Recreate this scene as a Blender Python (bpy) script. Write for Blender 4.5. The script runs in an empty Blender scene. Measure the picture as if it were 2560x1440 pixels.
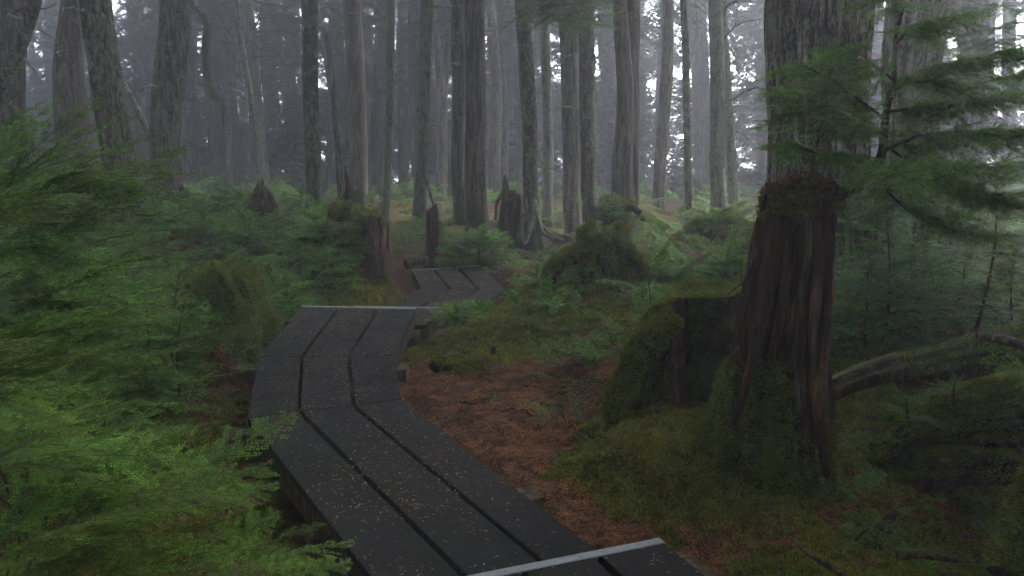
import bpy, math, random
import numpy as np
from mathutils import Vector, Euler, Matrix

# ------------------------------------------------------------------ camera, sky, light
scn = bpy.context.scene
COL = scn.collection
FPX = 2133.333          # focal length in photo pixels (photo 2560 x 1440), a 30 mm lens
TH = math.atan(450.0 / FPX)
EYE = 1.7
cam_d = bpy.data.cameras.new('camera')
cam_d.lens = 30.0
cam_d.sensor_width = 36.0
cam_d.clip_start = 0.05
cam_d.clip_end = 400
cam = bpy.data.objects.new('camera', cam_d)
cam.location = (0, 0, EYE)
cam.rotation_euler = (math.pi / 2 - TH, 0, 0)
COL.objects.link(cam)
scn.camera = cam

SUN_EL = math.radians(50)
SUN_AZ = math.radians(50)      # towards +X from +Y (the sun stands ahead and a little right)
w = bpy.data.worlds.new('World')
scn.world = w
w.use_nodes = True
nt = w.node_tree
nt.nodes.clear()
wo = nt.nodes.new('ShaderNodeOutputWorld')
bg = nt.nodes.new('ShaderNodeBackground')
sky = nt.nodes.new('ShaderNodeTexSky')
sky.sky_type = 'NISHITA'
sky.sun_disc = False
sky.sun_elevation = SUN_EL
sky.sun_rotation = SUN_AZ
sky.air_density = 1.0
sky.dust_density = 5.0
sky.ozone_density = 1.0
tc = nt.nodes.new('ShaderNodeTexCoord')
sx = nt.nodes.new('ShaderNodeSeparateXYZ')
mx = nt.nodes.new('ShaderNodeMath'); mx.operation = 'ABSOLUTE'
ad = nt.nodes.new('ShaderNodeMath'); ad.operation = 'ADD'; ad.inputs[1].default_value = 0.12
cx = nt.nodes.new('ShaderNodeCombineXYZ')
hs = nt.nodes.new('ShaderNodeHueSaturation')
hs.inputs['Saturation'].default_value = 0.5       # an overcast, nearly white sky
hs.inputs['Value'].default_value = 1.0
L = nt.links.new
L(tc.outputs['Generated'], sx.inputs[0])
L(sx.outputs['X'], cx.inputs['X']); L(sx.outputs['Y'], cx.inputs['Y'])
L(sx.outputs['Z'], mx.inputs[0]); L(mx.outputs[0], ad.inputs[0]); L(ad.outputs[0], cx.inputs['Z'])
L(cx.outputs[0], sky.inputs['Vector'])
L(sky.outputs['Color'], hs.inputs['Color'])
L(hs.outputs['Color'], bg.inputs['Color'])
bg.inputs['Strength'].default_value = 0.15
L(bg.outputs[0], wo.inputs['Surface'])

sun_d = bpy.data.lights.new('sun', 'SUN')
sun_d.energy = 1.5
sun_d.angle = math.radians(25)
sun_d.color = (1.0, 0.97, 0.93)
sun = bpy.data.objects.new('sun', sun_d)
sd = Vector((math.sin(SUN_AZ) * math.cos(SUN_EL), math.cos(SUN_AZ) * math.cos(SUN_EL), math.sin(SUN_EL)))
sun.rotation_euler = sd.to_track_quat('Z', 'Y').to_euler()
sun.location = (5, 20, 30)
COL.objects.link(sun)

scn.view_settings.view_transform = 'Standard'
scn.view_settings.look = 'None'
scn.view_settings.gamma = 1
scn.view_settings.use_curve_mapping = False
EXPOSURE = 4.05
scn.view_settings.exposure = EXPOSURE
scn.render.engine = 'CYCLES'
cy = scn.cycles
cy.use_denoising = True
cy.use_adaptive_sampling = False
cy.max_bounces = 6
cy.diffuse_bounces = 3
cy.glossy_bounces = 2
cy.transmission_bounces = 2
cy.transparent_max_bounces = 4
cy.volume_bounces = 1
cy.caustics_reflective = False
cy.caustics_refractive = False
HAZE_DENSITY = 0.0200
HAZE_COLOR = (0.72, 0.75, 0.85)

# ------------------------------------------------------------------ helpers
def at(px, py, Y):
    """the point seen at photo pixel px, py at forward distance Y (metres)"""
    u = (px - 1280) / FPX; v = (720 - py) / FPX
    dy = math.cos(TH) + v * math.sin(TH); dz = -math.sin(TH) + v * math.cos(TH)
    t = Y / dy
    return np.array([u * t, Y, EYE + dz * t])

def on(px, py, z):
    """the point seen at photo pixel px, py on the level z"""
    u = (px - 1280) / FPX; v = (720 - py) / FPX
    dy = math.cos(TH) + v * math.sin(TH); dz = -math.sin(TH) + v * math.cos(TH)
    t = (z - EYE) / dz
    return np.array([u * t, dy * t, z])

def _h(ix, iy, iz):
    h = (ix.astype(np.int64) * 374761393 + iy.astype(np.int64) * 668265263 + iz.astype(np.int64) * 2147483647 * 3 + 1013904223) & 0xffffffff
    h = ((h ^ (h >> 13)) * 1274126177) & 0xffffffff
    h = ((h ^ (h >> 16)) * 2246822519) & 0xffffffff
    return ((h ^ (h >> 15)) & 0xffffff) / float(0xffffff)

def vn(x, y, z):
    x, y, z = np.broadcast_arrays(np.asarray(x, float), np.asarray(y, float), np.asarray(z, float))
    ix, iy, iz = np.floor(x), np.floor(y), np.floor(z)
    fx, fy, fz = x - ix, y - iy, z - iz
    fx = fx * fx * (3 - 2 * fx); fy = fy * fy * (3 - 2 * fy); fz = fz * fz * (3 - 2 * fz)
    r = 0
    for a in (0, 1):
        wa = fx if a else 1 - fx
        for b in (0, 1):
            wb = fy if b else 1 - fy
            for c in (0, 1):
                wc = fz if c else 1 - fz
                r = r + wa * wb * wc * _h(ix + a, iy + b, iz + c)
    return r

def fbm(x, y, z, o=4):
    s = 0; a = 0.5; k = 1.0; t = 0
    for i in range(o):
        s = s + a * vn(np.asarray(x) * k + 17.3 * i, np.asarray(y) * k - 9.1 * i, np.asarray(z) * k + 4.7 * i)
        t += a; a *= 0.5; k *= 2.03
    return s / t

def smooth(a, b, x):
    t = np.clip((np.asarray(x, float) - a) / (b - a), 0, 1)
    return t * t * (3 - 2 * t)

def npmesh(name, verts, faces, mats, midx=None, smooth_=False, attrs=None):
    """verts (n,3); faces a list of int arrays (m,3) or (m,4)"""
    me = bpy.data.meshes.new(name)
    verts = np.asarray(verts, np.float32)
    faces = [np.asarray(f, np.int32) for f in faces if len(f)]
    me.vertices.add(len(verts))
    me.vertices.foreach_set('co', verts.ravel())
    li = np.concatenate([f.ravel() for f in faces])
    tot = np.concatenate([np.full(len(f), f.shape[1], np.int32) for f in faces])
    me.loops.add(len(li))
    me.loops.foreach_set('vertex_index', li)
    me.polygons.add(len(tot))
    st = np.zeros(len(tot), np.int32); st[1:] = np.cumsum(tot)[:-1]
    me.polygons.foreach_set('loop_start', st)
    me.polygons.foreach_set('loop_total', tot)
    if midx is not None:
        me.polygons.foreach_set('material_index', np.asarray(midx, np.int32))
    me.polygons.foreach_set('use_smooth', np.full(len(tot), bool(smooth_)))
    for m in mats:
        me.materials.append(m)
    if attrs:
        for k, v in attrs.items():
            a = me.attributes.new(k, 'FLOAT', 'POINT')
            a.data.foreach_set('value', np.asarray(v, np.float32))
    me.update(calc_edges=True)
    me.validate()
    return me

def link(name, me, parent=None, loc=None):
    o = bpy.data.objects.new(name, me)
    COL.objects.link(o)
    if loc is not None:
        o.location = [float(c) for c in loc]
    if parent is not None:
        o.parent = parent
    return o

def tag(o, label=None, cat=None, group=None, kind=None):
    if label: o['label'] = label
    if cat: o['category'] = cat
    if group: o['group'] = group
    if kind: o['kind'] = kind
    return o

def thing(name, label, cat, loc, group=None):
    o = bpy.data.objects.new(name, None)
    COL.objects.link(o)
    o.location = [float(c) for c in loc]
    o.empty_display_size = 0.1
    return tag(o, label, cat, group)

def resample(pts, n):
    pts = np.asarray(pts, float)
    if len(pts) > 2:      # catmull-rom
        P = np.vstack([2 * pts[0] - pts[1], pts, 2 * pts[-1] - pts[-2]])
        out = []
        for i in range(1, len(P) - 2):
            for t in np.linspace(0, 1, 12, endpoint=False):
                p0, p1, p2, p3 = P[i - 1], P[i], P[i + 1], P[i + 2]
                out.append(0.5 * ((2 * p1) + (-p0 + p2) * t + (2 * p0 - 5 * p1 + 4 * p2 - p3) * t * t + (-p0 + 3 * p1 - 3 * p2 + p3) * t ** 3))
        out.append(pts[-1]); pts = np.array(out)
    d = np.r_[0, np.cumsum(np.linalg.norm(np.diff(pts, axis=0), axis=1))]
    s = np.linspace(0, d[-1], n) if np.isscalar(n) else np.asarray(n) * d[-1]
    return np.stack([np.interp(s, d, pts[:, k]) for k in range(3)], 1), s

def tube(path, rad, nseg=12, disp=None, cap=True):
    """a tube along path; rad per ring; disp(angle grid, s grid, r grid) -> added radius. Returns verts, faces, (angle, s)"""
    path = np.asarray(path, float); n = len(path)
    rad = np.broadcast_to(np.asarray(rad, float), (n,))
    T = np.gradient(path, axis=0); T /= np.linalg.norm(T, axis=1)[:, None] + 1e-9
    ref = np.array([1.0, 0, 0]) if abs(T[0][0]) < 0.8 else np.array([0, 1.0, 0])
    N = np.zeros_like(T)
    v = ref - T[0] * ref.dot(T[0]); v /= np.linalg.norm(v); N[0] = v
    for i in range(1, n):
        v = N[i - 1] - T[i] * N[i - 1].dot(T[i]); N[i] = v / (np.linalg.norm(v) + 1e-9)
    B = np.cross(T, N)
    d = np.r_[0, np.cumsum(np.linalg.norm(np.diff(path, axis=0), axis=1))]
    a = np.linspace(0, 2 * np.pi, nseg, endpoint=False)
    A, S = np.meshgrid(a, d)
    Rr = np.repeat(rad[:, None], nseg, 1)
    if disp is not None:
        Rr = Rr + disp(A, S, Rr)
    V = path[:, None, :] + Rr[..., None] * (np.cos(A)[..., None] * N[:, None, :] + np.sin(A)[..., None] * B[:, None, :])
    V = V.reshape(-1, 3)
    i = np.arange(n - 1)[:, None] * nseg; j = np.arange(nseg)[None, :]; j2 = (j + 1) % nseg
    F = np.stack([i + j, i + j2, i + nseg + j2, i + nseg + j], -1).reshape(-1, 4)
    Fs = [F]
    if cap:
        c0 = len(V); V = np.vstack([V, path[0], path[-1]])
        jj = np.arange(nseg); jn = (jj + 1) % nseg
        Fs.append(np.stack([jn, jj, np.full(nseg, c0)], 1))
        b = (n - 1) * nseg
        Fs.append(np.stack([b + jj, b + jn, np.full(nseg, c0 + 1)], 1))
    return V, Fs, (A, S)

def merge(parts):
    V = []; F = []; off = 0
    for v, fs in parts:
        V.append(v)
        for f in fs:
            F.append(np.asarray(f) + off)
        off += len(v)
    return np.vstack(V), F

# ------------------------------------------------------------------ materials
def newmat(name):
    m = bpy.data.materials.new(name); m.use_nodes = True
    n = m.node_tree; n.nodes.clear()
    out = n.nodes.new('ShaderNodeOutputMaterial')
    b = n.nodes.new('ShaderNodeBsdfPrincipled')
    n.links.new(b.outputs[0], out.inputs['Surface'])
    return m, n, b, out

def coords(n, scale=(1, 1, 1), kind='Object'):
    t = n.nodes.new('ShaderNodeTexCoord'); mp = n.nodes.new('ShaderNodeMapping')
    mp.inputs['Scale'].default_value = scale
    n.links.new(t.outputs[kind], mp.inputs['Vector'])
    return mp.outputs[0]

def noise(n, vec, scale, detail=4, rough=0.6, dist=0.0):
    t = n.nodes.new('ShaderNodeTexNoise')
    t.inputs['Scale'].default_value = scale; t.inputs['Detail'].default_value = detail
    t.inputs['Roughness'].default_value = rough; t.inputs['Distortion'].default_value = dist
    n.links.new(vec, t.inputs['Vector'])
    return t.outputs['Fac']

def ramp(n, fac, stops):
    r = n.nodes.new('ShaderNodeValToRGB'); e = r.color_ramp.elements
    while len(e) > 1: e.remove(e[-1])
    e[0].position = stops[0][0]; c = stops[0][1]
    e[0].color = (*c, 1) if not np.isscalar(c) else (c, c, c, 1)
    for p, c in stops[1:]:
        k = e.new(p); k.color = (*c, 1) if not np.isscalar(c) else (c, c, c, 1)
    n.links.new(fac, r.inputs[0])
    return r.outputs[0]

def mix(n, fac, a, b, mode='MIX'):
    m = n.nodes.new('ShaderNodeMix'); m.data_type = 'RGBA'; m.blend_type = mode
    for s, v in ((0, fac), (6, a), (7, b)):
        if hasattr(v, 'links'): n.links.new(v, m.inputs[s])
        elif s == 0: m.inputs[0].default_value = v
        else: m.inputs[s].default_value = (*v, 1)
    return m.outputs[2]

def math_(n, op, a, b=None, clamp=False):
    m = n.nodes.new('ShaderNodeMath'); m.operation = op; m.use_clamp = clamp
    for i, v in enumerate((a, b)):
        if v is None: continue
        if hasattr(v, 'links'): n.links.new(v, m.inputs[i])
        else: m.inputs[i].default_value = v
    return m.outputs[0]

def bump(n, b, h, strength=0.5, dist=0.01):
    k = n.nodes.new('ShaderNodeBump'); k.inputs['Strength'].default_value = strength
    k.inputs['Distance'].default_value = dist
    n.links.new(h, k.inputs['Height']); n.links.new(k.outputs[0], b.inputs['Normal'])

def bark_mat(name, dark, light, lichen=0.3, lichen_col=(0.20, 0.23, 0.16), moss=0.2, grain=1.0, fiss=0.12):
    m, n, b, _ = newmat(name)
    v = coords(n, (1, 1, fiss))
    v1 = coords(n, (1, 1, 0.45))
    rnd = n.nodes.new('ShaderNodeObjectInfo').outputs['Random']
    f1 = noise(n, v, 22 * grain, 5, 0.65, 0.3)
    f2 = noise(n, v1, 60 * grain, 3, 0.6)
    f3 = noise(n, v1, 3.0, 3, 0.6)
    comb = math_(n, 'ADD', math_(n, 'MULTIPLY', f1, 0.7), math_(n, 'MULTIPLY', f2, 0.3))
    c = ramp(n, comb, [(0.39, tuple(x * 0.35 for x in dark)), (0.47, dark), (0.57, light), (0.70, tuple(min(1, x * 1.4) for x in light))])
    c = mix(n, ramp(n, f3, [(0.42, 0.0), (0.62, 0.45)]), c, tuple(x * 0.55 for x in dark))
    lp = noise(n, coords(n, (1, 1, 0.55)), 13.0, 6, 0.78, 0.5)
    lp2 = noise(n, v1, 45, 3, 0.7)
    ls = math_(n, 'ADD', math_(n, 'MULTIPLY', lp, 0.65), math_(n, 'MULTIPLY', lp2, 0.35))
    lm = ramp(n, ls, [(0.60 - 0.14 * lichen, 0.0), (0.66 - 0.14 * lichen, 0.85)])
    c = mix(n, lm, c, lichen_col)
    if moss > 0:
        g = n.nodes.new('ShaderNodeTexCoord'); s = n.nodes.new('ShaderNodeSeparateXYZ')
        n.links.new(g.outputs['Object'], s.inputs[0])
        hz = ramp(n, math_(n, 'ADD', math_(n, 'MULTIPLY', s.outputs['Z'], -0.8), math_(n, 'MULTIPLY', noise(n, v1, 6, 4, 0.7), 1.6)),
                  [(0.45, 0.0), (0.80, min(1.0, moss * 1.8))])
        c = mix(n, hz, c, (0.035, 0.055, 0.016))
    n.links.new(c, b.inputs['Base Color'])
    b.inputs['Roughness'].default_value = 0.85
    b.inputs['Specular IOR Level'].default_value = 0.25
    bump(n, b, comb, 0.9, 0.02)
    return m

M = {}
M['bark_red'] = bark_mat('bark_red', (0.085, 0.060, 0.046), (0.25, 0.19, 0.15), 0.25, (0.22, 0.24, 0.18), 0.3)
M['bark_grey'] = bark_mat('bark_grey', (0.095, 0.078, 0.062), (0.31, 0.26, 0.21), 0.55, (0.27, 0.30, 0.23), 0.3)
M['bark_dark'] = bark_mat('bark_dark', (0.050, 0.038, 0.027), (0.20, 0.155, 0.11), 0.70, (0.25, 0.28, 0.19), 0.5)
M['bark_old'] = bark_mat('bark_old', (0.070, 0.048, 0.034), (0.50, 0.41, 0.32), 0.55, (0.33, 0.35, 0.24), 0.30, 0.8, 0.09)
M['bark_lichen'] = bark_mat('bark_lichen', (0.10, 0.085, 0.065), (0.26, 0.23, 0.185), 1.1, (0.28, 0.33, 0.24), 0.3)

def deadwood(name, dark, light, moss=0.5, streak=(0.30, 0.15, 0.06), streak_amt=0.5):
    m, n, b, _ = newmat(name)
    v = coords(n, (1, 1, 0.07)); v1 = coords(n, (1, 1, 1))
    f1 = noise(n, v, 30, 5, 0.7, 0.5); f2 = noise(n, v, 90, 3, 0.6); f3 = noise(n, v1, 5, 4, 0.65)
    c = ramp(n, f1, [(0.36, tuple(x * 0.3 for x in dark)), (0.48, dark), (0.66, light)])
    c = mix(n, ramp(n, noise(n, v, 9, 4, 0.6, 0.6), [(0.60, 0.0), (0.68, streak_amt)]), c, streak)
    c = mix(n, ramp(n, f3, [(0.40, 0.75), (0.60, 0.0)]), c, tuple(x * 0.35 for x in dark))
    g = n.nodes.new('ShaderNodeNewGeometry'); s = n.nodes.new('ShaderNodeSeparateXYZ')
    n.links.new(g.outputs['Normal'], s.inputs[0])
    q = n.nodes.new('ShaderNodeTexCoord'); s2 = n.nodes.new('ShaderNodeSeparateXYZ')
    n.links.new(q.outputs['Object'], s2.inputs[0])
    k = math_(n, 'ADD', math_(n, 'MULTIPLY', s.outputs['Z'], 0.45), math_(n, 'MULTIPLY', f3, 1.3))
    k = math_(n, 'ADD', k, math_(n, 'MULTIPLY', s2.outputs['Z'], -0.35))
    mc = mix(n, noise(n, v1, 40, 3, 0.7), (0.035, 0.050, 0.014), (0.15, 0.175, 0.04))
    if moss > 0.05:
        c = mix(n, ramp(n, k, [(0.95 - 0.55 * moss, 0.0), (1.10 - 0.55 * moss, 1.0)]), c, mc)
    n.links.new(c, b.inputs['Base Color'])
    b.inputs['Roughness'].default_value = 0.8
    b.inputs['Specular IOR Level'].default_value = 0.3
    bump(n, b, math_(n, 'ADD', f1, math_(n, 'MULTIPLY', f2, 0.5)), 0.9, 0.02)
    return m
M['dead_dark'] = deadwood('dead_dark', (0.075, 0.032, 0.018), (0.25, 0.115, 0.060), 0.60, (0.42, 0.20, 0.08), 0.7)
M['dead_red'] = deadwood('dead_red', (0.085, 0.045, 0.030), (0.26, 0.15, 0.10), 0.15)
M['dead_mossy'] = deadwood('dead_mossy', (0.05, 0.034, 0.022), (0.16, 0.11, 0.065), 0.95)
M['dead_pale'] = deadwood('dead_pale', (0.10, 0.072, 0.05), (0.36, 0.28, 0.20), 0.0, (0.38, 0.27, 0.17), 0.4)
M['stick'] = deadwood('stick', (0.10, 0.07, 0.045), (0.28, 0.20, 0.13), 0.0)

def leaf_mat(name, deep, fresh, trans=0.35, vary=0.5, rough=0.5):
    m, n, b, out = newmat(name)
    info = n.nodes.new('ShaderNodeObjectInfo').outputs['Random']
    at_ = n.nodes.new('ShaderNodeAttribute'); at_.attribute_name = 'tip'
    f = noise(n, coords(n), 6, 2, 0.5)
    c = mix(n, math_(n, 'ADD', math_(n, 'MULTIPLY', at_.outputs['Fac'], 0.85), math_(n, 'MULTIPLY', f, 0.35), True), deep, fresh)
    hs = n.nodes.new('ShaderNodeHueSaturation')
    n.links.new(c, hs.inputs['Color'])
    n.links.new(math_(n, 'ADD', math_(n, 'MULTIPLY', info, vary), 1 - vary / 2), hs.inputs['Value'])
    n.links.new(math_(n, 'ADD', math_(n, 'MULTIPLY', info, 0.035), 0.4825), hs.inputs['Hue'])
    c = hs.outputs[0]
    n.links.new(c, b.inputs['Base Color'])
    b.inputs['Roughness'].default_value = rough
    b.inputs['Specular IOR Level'].default_value = 0.35
    t = n.nodes.new('ShaderNodeBsdfTranslucent'); n.links.new(c, t.inputs['Color'])
    ms = n.nodes.new('ShaderNodeMixShader'); ms.inputs[0].default_value = trans
    n.links.new(b.outputs[0], ms.inputs[1]); n.links.new(t.outputs[0], ms.inputs[2])
    n.links.new(ms.outputs[0], out.inputs['Surface'])
    return m
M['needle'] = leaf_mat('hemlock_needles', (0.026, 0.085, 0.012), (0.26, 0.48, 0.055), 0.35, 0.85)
M['needle_shaded'] = leaf_mat('hemlock_needles_shaded', (0.026, 0.078, 0.016), (0.17, 0.36, 0.06), 0.35, 0.8)  # darker copy of the needles: understorey shade put into the colour
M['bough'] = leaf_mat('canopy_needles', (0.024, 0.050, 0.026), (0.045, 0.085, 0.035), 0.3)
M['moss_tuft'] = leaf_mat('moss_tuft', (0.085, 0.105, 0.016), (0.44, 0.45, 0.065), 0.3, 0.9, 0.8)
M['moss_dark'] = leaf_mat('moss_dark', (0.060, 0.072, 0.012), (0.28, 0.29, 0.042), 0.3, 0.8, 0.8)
M['clover'] = leaf_mat('small_leaves', (0.030, 0.080, 0.022), (0.06, 0.16, 0.045), 0.35, 0.4)

def simple(name, col, rough=0.7, spec=0.3, metal=0.0, vary=0.0):
    m, n, b, _ = newmat(name)
    c = mix(n, noise(n, coords(n), 25, 4, 0.7), tuple(x * 0.6 for x in col), tuple(min(1, x * 1.4) for x in col))
    if vary:
        info = n.nodes.new('ShaderNodeObjectInfo').outputs['Random']
        h = n.nodes.new('ShaderNodeHueSaturation'); n.links.new(c, h.inputs['Color'])
        n.links.new(math_(n, 'ADD', math_(n, 'MULTIPLY', info, vary), 1 - vary / 2), h.inputs['Value'])
        c = h.outputs[0]
    n.links.new(c, b.inputs['Base Color'])
    b.inputs['Roughness'].default_value = rough; b.inputs['Specular IOR Level'].default_value = spec
    b.inputs['Metallic'].default_value = metal
    return m
M['twig'] = simple('twig_bark', (0.085, 0.058, 0.036))
M['twig_red'] = simple('new_twig_bark', (0.15, 0.085, 0.045))
M['litter'] = simple('needle_litter', (0.30, 0.125, 0.052), 0.8, 0.2, 0, 1.0)
M['tan'] = simple('pale_needle', (0.30, 0.22, 0.12), 0.7, 0.3, 0, 1.0)
M['lichen'] = leaf_mat('beard_lichen', (0.13, 0.17, 0.10), (0.28, 0.33, 0.22), 0.3, 0.3, 0.9)
# ------------------------------------------------------------------ foliage generators
def spray_mesh(name, seed, Lb, side=0.42, nside=16, nl=0.014, nw=0.003, step=0.005, tert=0.34, tstep=0.02,
               droop=0.18, mats=None, ang=52, stem_r=0.0022):
    """one flat hemlock frond along +X: axis, side twigs, small twigs, two rows of needles"""
    r = np.random.default_rng(seed)
    twigs = []          # start, dir, length, radius, level
    def curve(p, d, Lt, s):
        # point and direction on a drooping twig
        x = s[:, None]
        return p + d * x + np.array([0, 0, -1.0]) * (droop * x * x / max(Lb, 1e-6)) 
    main_dir = np.array([1.0, 0, 0.10 + droop * 0.35]); main_dir /= np.linalg.norm(main_dir)
    twigs.append((np.zeros(3), main_dir, Lb, stem_r, 0))
    ts = np.linspace(0.06, 0.96, nside)
    for i, t in enumerate(ts):
        for sg in (-1, 1):
            if r.random() < 0.07: continue
            tt = min(0.985, t + r.uniform(-0.4, 0.4) / nside)
            l = Lb * side * (1 - tt) ** 0.75 * min(1, 0.45 + tt * 3.5) * r.uniform(0.7, 1.15) + 0.02 * Lb
            p = curve(np.zeros(3), main_dir, Lb, np.array([tt * Lb]))[0]
            a = math.radians(ang * r.uniform(0.8, 1.15)) * sg
            d = np.array([math.cos(a), math.sin(a), r.uniform(-0.10, 0.10) - 0.1 * tt]); d /= np.linalg.norm(d)
            twigs.append((p, d, l, stem_r * 0.5, 1))
            if tert > 0:
                k = int(l / tstep)
                for j in range(k):
                    u = (j + 0.6) / (k + 0.6)
                    l2 = l * tert * (1 - u) ** 0.7 * r.uniform(0.6, 1.2)
                    if l2 < nl * 0.8: continue
                    p2 = curve(p, d, l, np.array([u * l]))[0]
                    a2 = a + math.radians(ang * 0.9) * (1 if (j % 2) else -1)
                    d2 = np.array([math.cos(a2), math.sin(a2), d[2] + r.uniform(-0.12, 0.12)]); d2 /= np.linalg.norm(d2)
                    twigs.append((p2, d2, l2, stem_r * 0.3, 2))
    V = []; T = []; F4 = []; F3 = []; off = 0; mi4 = []; mi3 = []
    for (p, d, l, rad, lev) in twigs:
        # woody tube (3 sided, few rings) for the two coarser levels
        if lev < 2 and rad > 0:
            n = 5 if lev == 0 else 3
            s = np.linspace(0, l, n); c = curve(p, d, l, s)
            rr = rad * (1 - 0.75 * s / l)
            sidev = np.cross(d, [0, 0, 1.0]); sidev /= np.linalg.norm(sidev) + 1e-9; up = np.cross(sidev, d)
            ring = []
            for q in range(3):
                aa = q * 2.0944
                ring.append(c + rr[:, None] * (math.cos(aa) * sidev + math.sin(aa) * up))
            v = np.stack(ring, 1).reshape(-1, 3); V.append(v); T.append(np.full(len(v), -1.0))
            ii = np.arange(n - 1)[:, None] * 3; jj = np.arange(3)[None]; j2 = (jj + 1) % 3
            f = np.stack([ii + jj, ii + j2, ii + 3 + j2, ii + 3 + jj], -1).reshape(-1, 4) + off
            F4.append(f); mi4.append(np.ones(len(f), int)); off += len(v)
        k = max(2, int(l / step))
        s = (np.arange(k) + r.uniform(0, 1, k) * 0.6) * l / k
        c = curve(p, d, l, s)
        flat = np.cross([0, 0, 1.0], d); flat /= np.linalg.norm(flat) + 1e-9
        up = np.cross(d, flat)
        for sg in (-1, 1):
            a = np.radians(r.uniform(60, 88, k))
            lift = r.uniform(-0.10, 0.30, k)
            nd = np.cos(a)[:, None] * d + sg * np.sin(a)[:, None] * flat + lift[:, None] * up
            nd /= np.linalg.norm(nd, axis=1)[:, None]
            ln = nl * r.uniform(0.6, 1.15, k) * (1 - 0.35 * (s / l))
            wd = np.cross(nd, up + r.normal(0, 0.35, (k, 3))); wd /= np.linalg.norm(wd, axis=1)[:, None] + 1e-9
            b = c; m1 = c + nd * (ln * 0.45)[:, None] + wd * nw / 2; m2 = c + nd * (ln * 0.45)[:, None] - wd * nw / 2
            tp = c + nd * ln[:, None]
            v = np.stack([b, m1, tp, m2], 1).reshape(-1, 3)
            V.append(v)
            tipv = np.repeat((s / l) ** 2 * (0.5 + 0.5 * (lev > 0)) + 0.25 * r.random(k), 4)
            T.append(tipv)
            f = np.arange(k)[:, None] * 4 + np.array([0, 1, 2, 3])[None] + off
            F4.append(f); mi4.append(np.zeros(len(f), int)); off += len(v)
    return npmesh(name, np.vstack(V), [np.vstack(F4)], mats or [M['needle'], M['twig']],
                  np.concatenate(mi4), False, {'tip': np.clip(np.concatenate(T), 0, 1.2)})

SPR_NEAR = [spray_mesh('near_frond', 10 + i, 0.50, 0.44, 11, 0.020, 0.0042, 0.0062, 0.30, 0.034, 0.10 + 0.05 * i,
                       [M['needle'], M['twig_red']]) for i in range(3)]
SPR_MID = [spray_mesh('hemlock_frond', 20 + i, 0.70, 0.42, 12, 0.027, 0.0086, 0.0115, 0.30, 0.055, 0.12 + 0.06 * i)
           for i in range(4)]
SPR_FAR = [spray_mesh('distant_frond', 30 + i, 0.50, 0.46, 8, 0.042, 0.017, 0.017, 0.34, 0.070, 0.14 + 0.06 * i) for i in range(3)]
SPR_SHADED = []
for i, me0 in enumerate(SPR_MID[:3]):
    m2 = me0.copy(); m2.materials.clear(); m2.materials.append(M['needle_shaded']); m2.materials.append(M['twig'])
    SPR_SHADED.append(m2)
BOUGH = [spray_mesh('canopy_bough', 40 + i, 2.0, 0.36, 12, 0.075, 0.024, 0.050, 0.30, 0.16, 0.30 + 0.1 * i,
                    [M['bough'], M['twig']], 55, 0.012) for i in range(3)]

FAR_BOUGH = [spray_mesh('distant_bough', 50 + i, 2.0, 0.40, 10, 0.11, 0.060, 0.055, 0.30, 0.20, 0.30 + 0.1 * i,
                        [M['bough'], M['twig']], 55, 0.012) for i in range(3)]

def tuft_mesh(name, seed, n, h, w, spread, mat):
    r = np.random.default_rng(seed)
    a = r.uniform(0, 2 * np.pi, n); s = r.random(n) ** 0.6 * spread
    b = np.stack([np.cos(a) * s, np.sin(a) * s, np.full(n, -0.003)], 1)
    tilt = r.uniform(0.1, 0.9, n); a2 = a + r.normal(0, 0.7, n)
    hh = h * r.uniform(0.5, 1.1, n)
    d = np.stack([np.cos(a2) * np.sin(tilt), np.sin(a2) * np.sin(tilt), np.cos(tilt)], 1)
    wv = np.cross(d, r.normal(0, 1, (n, 3))); wv /= np.linalg.norm(wv, axis=1)[:, None]
    mid = b + d * (hh * 0.5)[:, None]; tip = b + d * hh[:, None] + np.array([0, 0, -0.15])[None] * (hh * tilt)[:, None]
    v = np.stack([b, mid + wv * w / 2, tip, mid - wv * w / 2], 1).reshape(-1, 3)
    f = np.arange(n)[:, None] * 4 + np.arange(4)[None]
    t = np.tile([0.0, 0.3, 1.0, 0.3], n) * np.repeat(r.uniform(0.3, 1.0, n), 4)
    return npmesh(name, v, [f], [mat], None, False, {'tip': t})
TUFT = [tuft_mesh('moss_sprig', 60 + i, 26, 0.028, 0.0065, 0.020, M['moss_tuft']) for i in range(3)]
TUFT_D = [tuft_mesh('moss_sprig_dark', 70 + i, 26, 0.030, 0.0065, 0.020, M['moss_dark']) for i in range(2)]
CLOVER = [tuft_mesh('small_herb', 80 + i, 14, 0.05, 0.020, 0.03, M['clover']) for i in range(2)]

def sliver_mesh(name, seed, n, l, wd, mat, spread):
    r = np.random.default_rng(seed)
    c = r.normal(0, spread, (n, 3)); c[:, 2] = r.uniform(0.001, 0.006, n)
    a = r.uniform(0, np.pi, n); ll = l * r.uniform(0.5, 1.2, n)
    d = np.stack([np.cos(a), np.sin(a), r.normal(0, 0.18, n)], 1); p = np.stack([-np.sin(a), np.cos(a), np.zeros(n)], 1)
    v = np.stack([c - d * ll[:, None] / 2, c + p * wd / 2, c + d * ll[:, None] / 2, c - p * wd / 2 + [0, 0, 0.001]], 1).reshape(-1, 3)
    return npmesh(name, v, [np.arange(n)[:, None] * 4 + np.arange(4)[None]], [mat], None, False)
SLIV = [sliver_mesh('fallen_needles', 90 + i, 12, 0.022, 0.0045, M['litter'], 0.022) for i in range(3)]
SLIV_TAN = [sliver_mesh('pale_fallen_needles', 95, 6, 0.020, 0.004, M['tan'], 0.022)]
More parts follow.
